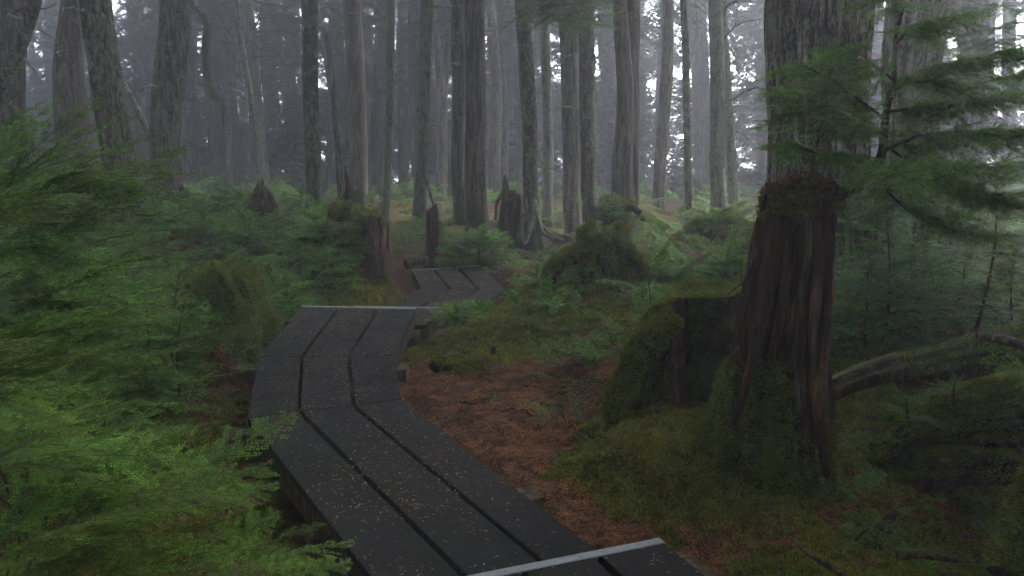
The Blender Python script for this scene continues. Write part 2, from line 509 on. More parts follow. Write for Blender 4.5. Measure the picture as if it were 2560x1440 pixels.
def beard_mesh(name, seed):
    r = np.random.default_rng(seed); n = 40
    a = r.uniform(0, 6.28, n); L0 = r.uniform(0.04, 0.13, n)
    b = np.stack([np.cos(a) * 0.012, np.sin(a) * 0.012, np.zeros(n)], 1)
    m = b + np.stack([np.cos(a) * 0.012, np.sin(a) * 0.012, -L0 * 0.5], 1); t = b + np.stack([np.cos(a) * 0.006, np.sin(a) * 0.006, -L0], 1)
    wv = np.stack([-np.sin(a), np.cos(a), 0 * a], 1) * 0.004
    v = np.stack([b, m + wv, t, m - wv], 1).reshape(-1, 3)
    return npmesh(name, v, [np.arange(n)[:, None] * 4 + np.arange(4)[None]], [M['lichen']], None, False, {'tip': np.tile([0, .5, 1, .5], n)})
BEARD = [beard_mesh('beard_lichen', 5 + i) for i in range(2)]

# geometry-node scatter: one node group per set of meshes, only for masses nobody could count
_srcs = {}
def _src(me):
    if me.name not in _srcs:
        _srcs[me.name] = bpy.data.objects.new(me.name + '_source', me)
    return _srcs[me.name]
_groups = {}
def scatter_group(key, meshes):
    if key in _groups: return _groups[key]
    g = bpy.data.node_groups.new('scatter_' + key, 'GeometryNodeTree')
    g.interface.new_socket('Geometry', in_out='INPUT', socket_type='NodeSocketGeometry')
    g.interface.new_socket('Geometry', in_out='OUTPUT', socket_type='NodeSocketGeometry')
    N = g.nodes.new; K = g.links.new
    gi = N('NodeGroupInput'); go = N('NodeGroupOutput')
    ip = N('GeometryNodeInstanceOnPoints'); ip.inputs['Pick Instance'].default_value = True
    jn = N('GeometryNodeJoinGeometry')
    for me in meshes:
        oi = N('GeometryNodeObjectInfo'); oi.inputs['Object'].default_value = _src(me)
        oi.inputs['As Instance'].default_value = True
        K(oi.outputs['Geometry'], jn.inputs[0])
    def na(nm, ty):
        a = N('GeometryNodeInputNamedAttribute'); a.data_type = ty; a.inputs['Name'].default_value = nm
        return a.outputs['Attribute']
    e2r = N('FunctionNodeEulerToRotation')
    K(na('rot', 'FLOAT_VECTOR'), e2r.inputs[0]); K(e2r.outputs[0], ip.inputs['Rotation'])
    K(na('scl', 'FLOAT'), ip.inputs['Scale']); K(na('idx', 'INT'), ip.inputs['Instance Index'])
    K(gi.outputs[0], ip.inputs['Points']); K(jn.outputs[0], ip.inputs['Instance']); K(ip.outputs[0], go.inputs[0])
    _groups[key] = g
    return g

def scatter(name, key, meshes, pts, rot, scl, seed=0, parent=None, label=None, cat=None, loc=None):
    pts = np.asarray(pts, np.float32)
    me = bpy.data.meshes.new(name); n = len(pts)
    me.vertices.add(n); me.vertices.foreach_set('co', pts.ravel())
    a = me.attributes.new('rot', 'FLOAT_VECTOR', 'POINT'); a.data.foreach_set('vector', np.asarray(rot, np.float32).ravel())
    a = me.attributes.new('scl', 'FLOAT', 'POINT'); a.data.foreach_set('value', np.asarray(scl, np.float32))
    a = me.attributes.new('idx', 'INT', 'POINT'); a.data.foreach_set('value', np.random.default_rng(seed).integers(0, len(meshes), n).astype(np.int32))
    for m in meshes[0].materials: me.materials.append(m)
    o = link(name, me, parent, loc)
    md = o.modifiers.new('scatter', 'NODES'); md.node_group = scatter_group(key, meshes)
    return tag(o, label, cat, None, 'stuff')

def norm_euler(nrm, spin):
    """euler (XYZ) tilting +Z to the normals with a random spin"""
    nrm = np.asarray(nrm, float); nrm = nrm / (np.linalg.norm(nrm, axis=1)[:, None] + 1e-9)
    c, s = np.cos(spin), np.sin(spin)
    h = np.where(np.abs(nrm[:, 2:3]) < 0.9, np.array([[0, 0, 1.0]]), np.array([[1.0, 0, 0]]))
    x0 = np.cross(h, nrm); x0 /= np.linalg.norm(x0, axis=1)[:, None]; y0 = np.cross(nrm, x0)
    x = c[:, None] * x0 + s[:, None] * y0; y = np.cross(nrm, x)
    return np.stack([np.arctan2(y[:, 2], nrm[:, 2]), -np.arcsin(np.clip(x[:, 2], -1, 1)), np.arctan2(x[:, 1], x[:, 0])], 1)

def sample_surface(V, Fs, n, seed, mask=None):
    r = np.random.default_rng(seed)
    tr = []
    for f in Fs:
        f = np.asarray(f); tr.append(f[:, :3])
        if f.shape[1] == 4: tr.append(f[:, [0, 2, 3]])
    tr = np.vstack(tr); a, b, c = V[tr[:, 0]], V[tr[:, 1]], V[tr[:, 2]]
    cr = np.cross(b - a, c - a); ar = np.linalg.norm(cr, axis=1); nn = cr / (ar[:, None] + 1e-12)
    w_ = ar.copy()
    if mask is not None: w_ = w_ * np.clip(mask((a + b + c) / 3, nn), 0, None)
    k = r.choice(len(tr), n, p=w_ / w_.sum())
    u, v = r.random(n), r.random(n); fl = u + v > 1; u[fl] = 1 - u[fl]; v[fl] = 1 - v[fl]
    return a[k] + (b - a)[k] * u[:, None] + (c - a)[k] * v[:, None], nn[k], ar.sum() / 2

# ------------------------------------------------------------------ tables (photo pixels of the 2560 wide picture)
# kind, x at top of the frame, x base, y base, width base, width top, distance, material, label
TREES = [
 # (xtop, xbase, ybase, wbase, wtop, dist, mat, bulge, label)
 (8, -4, 520, 120, 88, 11.0, 'bark_red', 'thick reddish trunk at the left edge behind the tall green hemlock sprays'),
 (184, 212, 500, 118, 50, 13.0, 'bark_red', 'reddish brown trunk standing just behind the rugged dark lichen spotted trunk'),
 (244, 318, 560, 92, 68, 9.6, 'bark_dark', 'rugged leaning dark trunk spotted with pale lichen at the left'),
 (440, 424, 522, 84, 72, 12.6, 'bark_grey', 'thick grey trunk from whose top a lichen draped branch hangs'),
 (335, 362, 515, 34, 24, 21.0, 'bark_grey', 'slender faded trunk between the dark lichen spotted trunk and the thick grey one'),
 (556, 566, 488, 76, 62, 19.0, 'bark_red', 'wide faded brown trunk right of the hanging lichen branch'),
 (668, 690, 495, 44, 36, 25.0, 'bark_grey', 'misty trunk above the pointed dark red stump'),
 (720, 728, 492, 30, 26, 28.0, 'bark_grey', 'slim misty trunk just left of the straight dark trunk'),
 (775, 782, 535, 42, 40, 14.0, 'bark_dark', 'straight dark trunk left of the thin broken snag'),
 (838, 862, 500, 40, 34, 24.0, 'bark_grey', 'misty trunk directly behind the thin broken snag'),
 (884, 896, 510, 50, 44, 18.0, 'bark_red', 'straight brown faded trunk above the moss capped stump by the path'),
 (950, 948, 520, 32, 29, 20.0, 'bark_grey', 'straight greyish trunk left of the slim pale lichened trunk'),
 (981, 964, 545, 22, 21, 15.5, 'bark_lichen', 'slim pale lichened trunk that bends gently to the right above'),
 (1008, 1010, 520, 32, 28, 22.0, 'bark_grey', 'faded trunk just right of the slim pale lichened trunk'),
 (1036, 1042, 530, 32, 27, 20.0, 'bark_red', 'faded brown trunk pressed behind the lichened trunk above the broken post'),
 (1068, 1050, 552, 38, 27, 14.6, 'bark_lichen', 'lichen speckled trunk widening towards its foot above the broken post'),
 (1144, 1152, 550, 36, 32, 15.0, 'bark_grey', 'left one of the close pair of trunks near the picture middle, the slimmer one'),
 (1183, 1196, 562, 62, 48, 13.0, 'bark_red', 'thick brown right hand one of the close pair near the picture middle'),
 (1266, 1272, 500, 42, 34, 25.0, 'bark_grey', 'bluish misty trunk behind the root plate'),
 (1308, 1334, 592, 44, 36, 14.0, 'bark_dark', 'dark trunk with a curving rooted foot right of the upturned root plate'),
 (1364, 1372, 566, 28, 24, 17.0, 'bark_lichen', 'slim pale lichened trunk right of the trunk with the curving foot'),
 (1416, 1434, 585, 48, 44, 15.6, 'bark_grey', 'broad grey trunk under the drooping green bough'),
 (1462, 1478, 568, 42, 38, 15.0, 'bark_dark', 'dark trunk right of the broad grey trunk under the bough'),
 (1518, 1522, 500, 46, 42, 26.0, 'bark_grey', 'wide blue misty trunk left of the twin stemmed tree'),
 (1672, 1646, 548, 38, 28, 17.0, 'bark_grey', 'grey trunk leaning right above the bare brown slope'),
 (1708, 1724, 566, 20, 16, 15.0, 'bark_dark', 'thin trunk with a pale broken foot behind the brown slope'),
 (1742, 1758, 535, 48, 46, 21.0, 'bark_grey', 'wide glowing misty trunk behind the thin trunk'),
 (1786, 1800, 530, 42, 34, 14.0, 'bark_lichen', 'light grey trunk rising behind the mossy mound'),
 (1806, 1836, 548, 26, 20, 14.6, 'bark_lichen', 'slim lichened trunk leaning left beside the light grey trunk'),
 (1908, 1916, 505, 42, 34, 24.0, 'bark_grey', 'blue misty trunk peeping out left of the huge furrowed trunk'),
 (2030, 2054, 590, 258, 238, 7.4, 'bark_old', 'huge furrowed trunk behind the tall dark stump'),
 (2300, 2272, 560, 128, 144, 10.0, 'bark_old', 'very thick trunk behind the bright hemlock boughs'),
 (2436, 2420, 470, 78, 66, 15.0, 'bark_grey', 'faded forked trunk near the right edge'),
 (130, 140, 500, 34, 30, 24.0, 'bark_grey', 'misty trunk between the thick left edge trunk and the reddish brown one'),
 (478, 490, 500, 26, 24, 26.0, 'bark_grey', 'narrow misty trunk just right of the thick grey trunk'),
 (606, 612, 498, 26, 24, 30.0, 'bark_grey', 'dim misty trunk right of the wide faded brown trunk'),
 (1100, 1104, 515, 30, 26, 27.0, 'bark_grey', 'dim blue trunk left of the close pair of trunks'),
 (2520, 2528, 480, 34, 30, 22.0, 'bark_grey', 'misty trunk at the far right edge'),
 (390, 392, 500, 22, 20, 28.0, 'bark_grey', 'dim trunk peeping out left of the thick grey trunk'),
 (1226, 1232, 508, 22, 20, 30.0, 'bark_grey', 'dim narrow trunk right of the close pair of trunks'),
 (1600, 1606, 510, 26, 22, 30.0, 'bark_grey', 'dim blue trunk right of the twin stemmed tree'),
 (2196, 2190, 500, 26, 24, 24.0, 'bark_grey', 'dim trunk in the gap right of the huge furrowed trunk'),
]

TREES = [t[:5] + ((t[5] * 1.28 if t[5] > 18 else t[5]),) + t[6:] for t in TREES]

# boardwalk outlines, photo pixels: left edge, two gaps, right edge
def line(z, pts): return [on(x, y, z) for x, y in pts]
DECK = {}
DECK[2] = (0.0, [[(1122, 1690), (690, 1135), (619, 1043), (647, 890), (757, 765)],
                 [(1400, 1680), (1160, 1440), (748, 1027), (754, 891), (847, 768)],
                 [(1560, 1585), (1344, 1401), (884, 1014), (871, 889), (947, 770)],
                 [(1700, 1539), (1489, 1373), (1004, 996), (986, 887), (1038, 771)]])
# every boundary of a deck needs the same number of points
DECK[2] = (0.0, [[(1122, 1690), (619, 1043), (647, 890), (757, 765)],
                 [(1413, 1690), (748, 1027), (754, 891), (847, 768)],
                 [(1700, 1690), (884, 1014), (871, 889), (947, 770)],
                 [(1890, 1687), (1004, 996), (986, 887), (1038, 771)]])
DECK[3] = (-0.15, [[(815, 812), (885, 766)], [(898, 812), (962, 767)], [(981, 812), (1040, 768)], [(1064, 812), (1117, 769)]])
DECK[4] = (-0.30, [[(965, 782), (1051, 719), (1030, 675)], [(1030, 782), (1124, 720), (1083, 672)],
                   [(1104, 784), (1196, 723), (1143, 668)], [(1168, 786), (1262, 723), (1199, 664)]])
DECK[5] = (-0.60, [[(1330, 648), (1265, 604), (1238, 578)], [(1362, 648), (1302, 602), (1262, 577)],
                   [(1394, 648), (1338, 600), (1286, 576)], [(1424, 648), (1374, 598), (1310, 575)]])
DECKW = {k: (z, [line(z, b) for b in bs]) for k, (z, bs) in DECK.items()}
# section 1: the near one, a step higher
z1 = 0.15
_a, _b = on(1172, 1437, z1), on(1650, 1348, z1)
_g2, _g1 = on(1489, 1386, z1), on(1297, 1420, z1)
_dr = on(1765, 1440, z1) - _b; _dr /= np.linalg.norm(_dr)
_ac = _b - _a; _ac /= np.linalg.norm(_ac)
_sp = np.linalg.norm(_g2 - _g1)
_left = _g1 - _ac * _sp
DECKW[1] = (z1, [[p + _dr * 3.0, p] for p in (_left, _g1, _g2, _b)])
CENT = []      # centre line points (x, y, top z, half width)
for k, (z, bs) in DECKW.items():
    Lp, Rp = np.array(bs[0]), np.array(bs[3])
    for i in range(len(Lp) - 1):
        for t in np.linspace(0, 1, 14):
            l_ = Lp[i] * (1 - t) + Lp[i + 1] * t; r_ = Rp[i] * (1 - t) + Rp[i + 1] * t
            CENT.append([*((l_ + r_) / 2)[:2], z, np.linalg.norm(l_ - r_) / 2])
CENT = np.array(CENT)

# ------------------------------------------------------------------ the lie of the land
GP = []
for t in TREES:
    GP.append(at(t[1], t[2] + 6, t[5]))
GP += [at(*a) for a in [
    (1565, 505, 14), (655, 575, 12), (895, 625, 9.2), (1080, 658, 11.2), (1040, 655, 11.6), (505, 552, 13), (468, 552, 12.6),
    (1265, 590, 14), (1700, 640, 10.5), (1600, 600, 11.5), (1780, 620, 10.5), (1300, 660, 9.5)]]
GP += [np.array(a, float) for a in [
    (-0.6, 1.5, -.30), (1.8, 1.5, -.25), (-2.0, 2.0, -.45), (-1.6, 3.2, -.40), (-1.2, 4.2, -.36), (-1.6, 5.2, -.34), (-2.2, 6.2, -.32),
    (-3.2, 4.5, -.35), (-4.5, 6.0, -.2), (-4.0, 8.0, -.1), (-6, 9, 0.05), (-3.0, 8.5, -.22), (-1.0, 8.6, -.42), (-0.4, 11.0, -.62),
    (-.9, 6.8, -.33), (0.2, 3.4, -.22), (0.6, 2.6, -.15), (-0.1, 4.6, -.22), (-.25, 6.0, -.28), (0.3, 5.5, -.18), (1.0, 5.2, -.05),
    (0.9, 4.0, -.10), (1.3, 3.2, -.08), (1.9, 4.0, -.05), (1.8, 3.0, -.05), (2.0, 3.1, -.22), (2.05, 3.55, -.62), (2.5, 3.5, -.80), (2.2, 3.3, -.70), (2.9, 3.2, -.55), (1.6, 3.5, -.20),
    (0.3, 7.2, -.25), (1.0, 7.0, -.05), (1.8, 6.2, .10), (1.0, 8.5, -.05), (0.2, 9.5, -.5), (2.4, 6.6, .1), (2.6, 5.2, .05),
    (3.4, 5.6, .12), (4.5, 6.6, .25), (6.0, 8.0, .3), (1.8, 9.5, .05), (2.6, 8.0, .15), (3.0, 10.0, .05), (0.5, 12.5, -.62), (0.8, 14.5, -.70),
    (4.0, 4.4, -.1), (5.0, 4.4, .1), (-8, 6, .1), (8, 6, .4), (-8, 14, .1), (-12, 10, .2), (12, 10, .5), (0, -3, -.2), (-5, -2, -.3), (5, -2, -.1),
    (-10, 22, -.5), (0, 24, -.9), (10, 22, -.4), (16, 16, 0), (-16, 18, 0), (0, 32, -1.2), (-14, 32, -1.0), (14, 32, -1.0), (-20, 5, 0.2), (20, 5, .3),
    (0, -14, 0), (15, -10, 0), (-15, -10, 0)]]
GP = np.array(GP)
BUMPS = [  # x, y, radius, height, moss
 (*at(555, 760, 6.3)[:2], 0.42, 0.42), (*at(1500, 700, 8.2)[:2], 0.80, 0.20), (*at(1330, 760, 7.3)[:2], 0.5, 0.10),
 (*at(1790, 600, 10.8)[:2], 0.55, 0.42), (*at(1535, 560, 11.8)[:2], 0.55, 0.34), (*at(900, 610, 9.5)[:2], 0.8, 0.14),
 (*at(1500, 1130, 4.2)[:2], 0.20, 0.09), (*at(1620, 1080, 4.4)[:2], 0.28, 0.12), (*at(1760, 1080, 4.5)[:2], 0.40, 0.14), (*at(1680, 1200, 4.0)[:2], 0.22, 0.07), (*at(1640, 900, 5.2)[:2], 0.30, 0.08),
 (*at(660, 560, 12.2)[:2], 0.7, 0.18), (*at(1180, 850, 6.3)[:2], 0.28, 0.12), (*at(1240, 1000, 5.4)[:2], 0.2, 0.03),
 (*at(1195, 620, 11.4)[:2], 0.42, 0.24)]
def idw(x, y):
    x = np.asarray(x, float); y = np.asarray(y, float)
    num = np.zeros(x.shape); den = np.zeros(x.shape)
    for gx, gy, gz in GP:
        d2 = (x - gx) ** 2 + (y - gy) ** 2
        wgt = 1 / (d2 + 0.12) ** 1.6
        num += wgt * gz; den += wgt
    return num / den
def walk_d(x, y):
    """distance outside the nearest boardwalk edge and its level"""
    x = np.asarray(x, float); y = np.asarray(y, float)
    best = np.full(x.shape, 1e9); z = np.zeros(x.shape)
    for cx_, cy_, cz_, hw in CENT:
        d = np.hypot(x - cx_, y - cy_) - hw
        k = d < best
        best = np.where(k, d, best); z = np.where(k, cz_, z)
    return best, z
def ground(x, y, detail=True):
    z = idw(x, y)
    for bx, by, br, bh in BUMPS:
        z = z + bh * np.exp(-(((x - bx) ** 2 + (y - by) ** 2) / (br * br)) ** 1.3)
    d = np.hypot(x, y - 4)
    if detail:
        near = 1 - smooth(12, 25, d)
        z = z + (fbm(x * 1.3, y * 1.3, 3.1, 3) - 0.5) * 0.16
        z = z + (fbm(x * 5, y * 5, 1.7, 3) - 0.5) * 0.075 * near
        z = z + (fbm(x * 18, y * 18, 7.7, 2) - 0.5) * 0.028 * near
    wd, wz = walk_d(x, y)
    lim = wz - 0.28 + smooth(0.08, 0.42, wd) * 0.22 + np.clip(wd - 0.3, 0, None) * 1.4
    lim = np.where(wz < -.1, lim + 0.06, lim)
    z = np.where(wd < 1.5, np.minimum(z, lim), z)
    # the wood stands on a ridge: the land drops away beyond it
    z = z - 9.0 * smooth(37, 54, np.hypot(x * 0.9, y - 2))
    return z

# where moss grows (1) and where bare needle litter lies (0)
BARE = [  # px, py, dist, rx, ry
 (1100, 940, 5.6, .42, .75), (1230, 1120, 4.5, .40, .45), (1420, 1270, 3.75, .42, .40), (1330, 1000, 5.0, .40, .40), (1330, 1060, 4.7, .45, .35),
 (1520, 1340, 3.45, .28, .2), (1720, 1400, 3.2, .25, .2), (620, 880, 5.9, .55, .35), (1450, 950, 5.4, .5, .35), (1700, 590, 11.5, .9, 1.6),
 (1480, 850, 6.1, .7, .25), (960, 640, 10, .9, .7), (1100, 620, 11, 1.0, 1.0), (560, 1180, 4.2, .35, .35), (1050, 860, 6.3, .2, .3)]
BARE = [(*at(a, b, c)[:2], d, e) for a, b, c, d, e in BARE]
def mossy(x, y):
    m = 0.74 + (fbm(x * 1.1, y * 1.1, 9.3, 3) - 0.5) * 1.5
    for bx, by, rx, ry in BARE:
        m = m - 0.72 * np.exp(-(((x - bx) / rx) ** 2 + ((y - by) / ry) ** 2))
    for bx, by, br, bh in BUMPS:
        m = m + 0.7 * np.exp(-(((x - bx) ** 2 + (y - by) ** 2) / (br * br * 1.2)))
    m = m + (fbm(x * 3.2, y * 3.2, 2.2, 4) - 0.5) * 1.5 + (fbm(x * 14, y * 14, 5.2, 2) - 0.5) * 0.6
    d = np.hypot(x, y)
    return np.clip(m - 0.9 * smooth(12, 20, d), 0, 1)  # far shade put into the ground colour: moss gives way to soil

# ground sheet: finely meshed in front of the camera, coarse far away
uu = np.linspace(-1, 1, 520); vv = np.linspace(0, 1, 620)
gx = np.sinh(uu * 3.6) / math.sinh(3.6) * 60
gy0 = np.sinh((vv - 0.22) * 4.4)
gy0 = -46 + 0 * vv
tt_ = vv * 2 - 0.62
gy = 4.0 + np.sinh(tt_ * 2.75) * 1.95
gy = np.interp(vv, [0, 1], [0, 1]) * 0 + gy
gy = gy + np.where(vv < 0.12, -(0.12 - vv) / 0.12 * 42, 0)
gy = np.where(gy > 20, 20 + (gy - 20) * 1.0, gy)
GX, GY = np.meshgrid(gx, gy)
GZ = ground(GX, GY)
MO = mossy(GX, GY)
nx_, ny_ = len(gx), len(gy)
V = np.stack([GX, GY, GZ], -1).reshape(-1, 3)
i = np.arange(ny_ - 1)[:, None] * nx_; j = np.arange(nx_ - 1)[None]
F = np.stack([i + j, i + j + 1, i + nx_ + j + 1, i + nx_ + j], -1).reshape(-1, 4)

m, n, b, _ = newmat('forest_floor')
v = coords(n)
am = n.nodes.new('ShaderNodeAttribute'); am.attribute_name = 'moss'
f1 = noise(n, v, 55, 5, 0.75); f2 = noise(n, v, 9, 4, 0.6); f3 = noise(n, v, 160, 3, 0.7)
soil = ramp(n, f1, [(0.30, (0.024, 0.012, 0.008)), (0.50, (0.100, 0.046, 0.024)), (0.68, (0.21, 0.098, 0.046)), (0.8, (0.30, 0.17, 0.09))])
soil = mix(n, ramp(n, f2, [(0.40, 0.6), (0.60, 0.0)]), soil, (0.030, 0.017, 0.011))
mos = ramp(n, f1, [(0.28, (0.035, 0.042, 0.010)), (0.52, (0.13, 0.142, 0.024)), (0.72, (0.28, 0.285, 0.045))])
mos = mix(n, ramp(n, f2, [(0.42, 0.0), (0.64, 0.6)]), mos, (0.095, 0.085, 0.022))
fac = ramp(n, math_(n, 'ADD', am.outputs['Fac'], math_(n, 'MULTIPLY', math_(n, 'SUBTRACT', f3, 0.5), 0.6)), [(0.40, 0.0), (0.52, 1.0)])
n.links.new(mix(n, fac, soil, mos), b.inputs['Base Color'])
b.inputs['Roughness'].default_value = 0.9; b.inputs['Specular IOR Level'].default_value = 0.2
bump(n, b, math_(n, 'ADD', f1, math_(n, 'MULTIPLY', f3, 0.5)), 1.0, 0.015)
M['ground'] = m
g_ob = link('ground', npmesh('ground', V, [F], [M['ground']], None, True, {'moss': MO.ravel()}))
tag(g_ob, 'mossy forest floor with reddish needle litter', None, None, 'structure')

def gz(x, y): return float(ground(np.array([x], float), np.array([y], float))[0])

# moss sprigs and fallen needles over the visible floor
rg = np.random.default_rng(4)
def floor_points(n_, seed, far):
    r = np.random.default_rng(seed)
    # more points nearer the camera: distance ~ u^k
    d = 2.3 + (far - 2.3) * r.random(n_) ** 1.5
    a = r.uniform(-0.66, 0.66, n_)
    return d * np.tan(a) * 1.0, d
def ground_n(x, y):
    e = 0.03
    dx = (ground(x + e, y) - ground(x - e, y)) / (2 * e); dy = (ground(x, y + e) - ground(x, y - e)) / (2 * e)
    return np.stack([-dx, -dy, np.ones_like(dx)], 1)
def put(name, key, meshes, n_, seed, far, want, smin, smax, label, lift=0.0, cat=None):
    x, y = floor_points(n_, seed, far)
    mo = mossy(x, y); r = np.random.default_rng(seed + 1)
    wd, _ = walk_d(x, y)
    keep = (r.random(n_) < want(mo)) & (wd > 0.0)
    x, y = x[keep], y[keep]
    z = ground(x, y) + lift
    nn = ground_n(x, y)
    rot = norm_euler(nn, r.uniform(0, 6.28, len(x)))
    scl = r.uniform(smin, smax, len(x)) * (0.8 + 0.09 * y)
    return scatter(name, key, meshes, np.stack([x, y, z], 1), rot, scl, seed, None, label, cat)
put('moss', 'tuft', TUFT, 95000, 11, 11, lambda m: smooth(0.35, 0.6, m), 0.6, 1.15, 'green carpet of moss sprigs on the forest floor', cat='moss')
put('fallen_needles', 'sliv', SLIV, 42000, 21, 10, lambda m: 1 - 0.85 * smooth(0.35, 0.65, m), 0.7, 1.2, 'reddish brown fallen needles covering the forest floor', 0.004, cat='needle litter')
put('pale_fallen_needles', 'slivt', SLIV_TAN, 5000, 31, 9, lambda m: 0.9 + 0 * m, 0.6, 1.1, 'pale tan needles strewn over moss and litter', 0.012, cat='needle litter')
put('small_herbs', 'herb', CLOVER, 1500, 41, 7, lambda m: smooth(0.5, 0.8, m) * 0.6, 0.35, 0.8, 'small leafy herbs sprouting in the moss', cat='herbs')
# ------------------------------------------------------------------ boardwalk
def deck_mat():
    m, n, b, _ = newmat('wet_grit_board')
    v = coords(n)
    f1 = noise(n, v, 420, 3, 0.7); f2 = noise(n, v, 3.5, 4, 0.6); f3 = noise(n, v, 1.2, 3, 0.5)
    info = n.nodes.new('ShaderNodeObjectInfo').outputs['Random']
    c = ramp(n, f1, [(0.3, (0.008, 0.008, 0.009)), (0.5, (0.021, 0.021, 0.023)), (0.72, (0.050, 0.049, 0.049))])
    c = mix(n, ramp(n, f2, [(0.40, 0.0), (0.65, 0.55)]), c, (0.030, 0.026, 0.025))
    c = mix(n, ramp(n, f3, [(0.45, 0.0), (0.7, 0.35)]), c, (0.016, 0.022, 0.015))
    h = n.nodes.new('ShaderNodeHueSaturation'); n.links.new(c, h.inputs['Color'])
    n.links.new(math_(n, 'ADD', math_(n, 'MULTIPLY', info, 0.3), 0.85), h.inputs['Value'])
    n.links.new(h.outputs[0], b.inputs['Base Color'])
    n.links.new(ramp(n, f2, [(0.35, 0.55), (0.65, 0.78)]), b.inputs['Roughness'])
    b.inputs['Specular IOR Level'].default_value = 0.12
    bump(n, b, f1, 0.5, 0.004)
    return m
M['board'] = deck_mat()
M['timber'] = deadwood('old_timber', (0.075, 0.050, 0.030), (0.22, 0.155, 0.10), 0.1, (0.10, 0.08, 0.05), 0.3)
M['timber_pale'] = deadwood('weathered_timber', (0.14, 0.10, 0.07), (0.38, 0.29, 0.21), 0.0, (0.2, 0.14, 0.09), 0.3)
M['metal'] = simple('galvanised_strip', (0.36, 0.38, 0.40), 0.42, 0.5, 0.55)

def prism(poly, h, bev=0.004):
    """a slab under the closed top outline poly (n,3), slightly chamfered top edge"""
    P = np.asarray(poly, float); n = len(P); c = P.mean(0)
    inn = P.copy()
    for i in range(n):      # inset by bev
        d1 = P[i] - P[i - 1]; d2 = P[(i + 1) % n] - P[i]
        d1 /= np.linalg.norm(d1) + 1e-9; d2 /= np.linalg.norm(d2) + 1e-9
        v = d2 - d1; l = np.linalg.norm(v)
        v = v / l if l > 1e-3 else np.zeros(3)
        if np.dot(v, c - P[i]) < 0: v = -v
        inn[i] = P[i] + v * bev * 1.3
    low = P - [0, 0, bev]; bot = P - [0, 0, h]
    V = np.vstack([inn, low, bot]); k = np.arange(n); k2 = (k + 1) % n
    Fs = [np.stack([k + n, k2 + n, k2, k], 1), np.stack([k + 2 * n, k2 + 2 * n, k2 + n, k + n], 1)]
    if n == 4: Fs += [np.array([[0, 1, 2, 3]]), np.array([[11, 10, 9, 8]])]
    return V, Fs

def bar(p, q, wd, h, up=(0, 0, 1)):
    """a box beam whose top centre line runs p -> q"""
    p, q = np.asarray(p, float), np.asarray(q, float); d = q - p; d /= np.linalg.norm(d)
    s = np.cross(d, up); s /= np.linalg.norm(s); u = np.cross(s, d)
    return prism([p - s * wd / 2, q - s * wd / 2, q + s * wd / 2, p + s * wd / 2], h)

SEC_LABEL = {
 1: 'nearest dark boardwalk section at the bottom edge ending in a broad pale metal strip',
 2: 'long bending three board section sweeping from bottom left up the middle',
 3: 'short boardwalk piece peeping out behind the end of the long bending section',
 4: 'boardwalk section with a sharp kink further on, beyond the short piece',
 5: 'last faint grey boardwalk stretch vanishing in fog beyond the round hemlock bush'}
SLEEP = {1: [], 2: [], 3: [], 4: [], 5: []}
def sleeper_px(k, pa, pb, z, wd, h): SLEEP[k].append((on(*pa, z), on(*pb, z), wd, h))
sleeper_px(2, (584, 917), (1018, 917), -0.165, 0.15, 0.09)
sleeper_px(2, (562, 1080), (1062, 1046), -0.165, 0.15, 0.12)
sleeper_px(2, (715, 796), (1052, 793), -0.165, 0.13, 0.09)
sleeper_px(2, (770, 1330), (1345, 1228), -0.165, 0.15, 0.10)
sleeper_px(3, (1020, 806), (1100, 797), -0.315, 0.13, 0.09)
sleeper_px(4, (1010, 742), (1295, 732), -0.465, 0.13, 0.09)
sleeper_px(4, (1010, 682), (1215, 676), -0.465, 0.11, 0.09)
sleeper_px(1, (1310, 1500), (1760, 1412), -0.012, 0.15, 0.10)
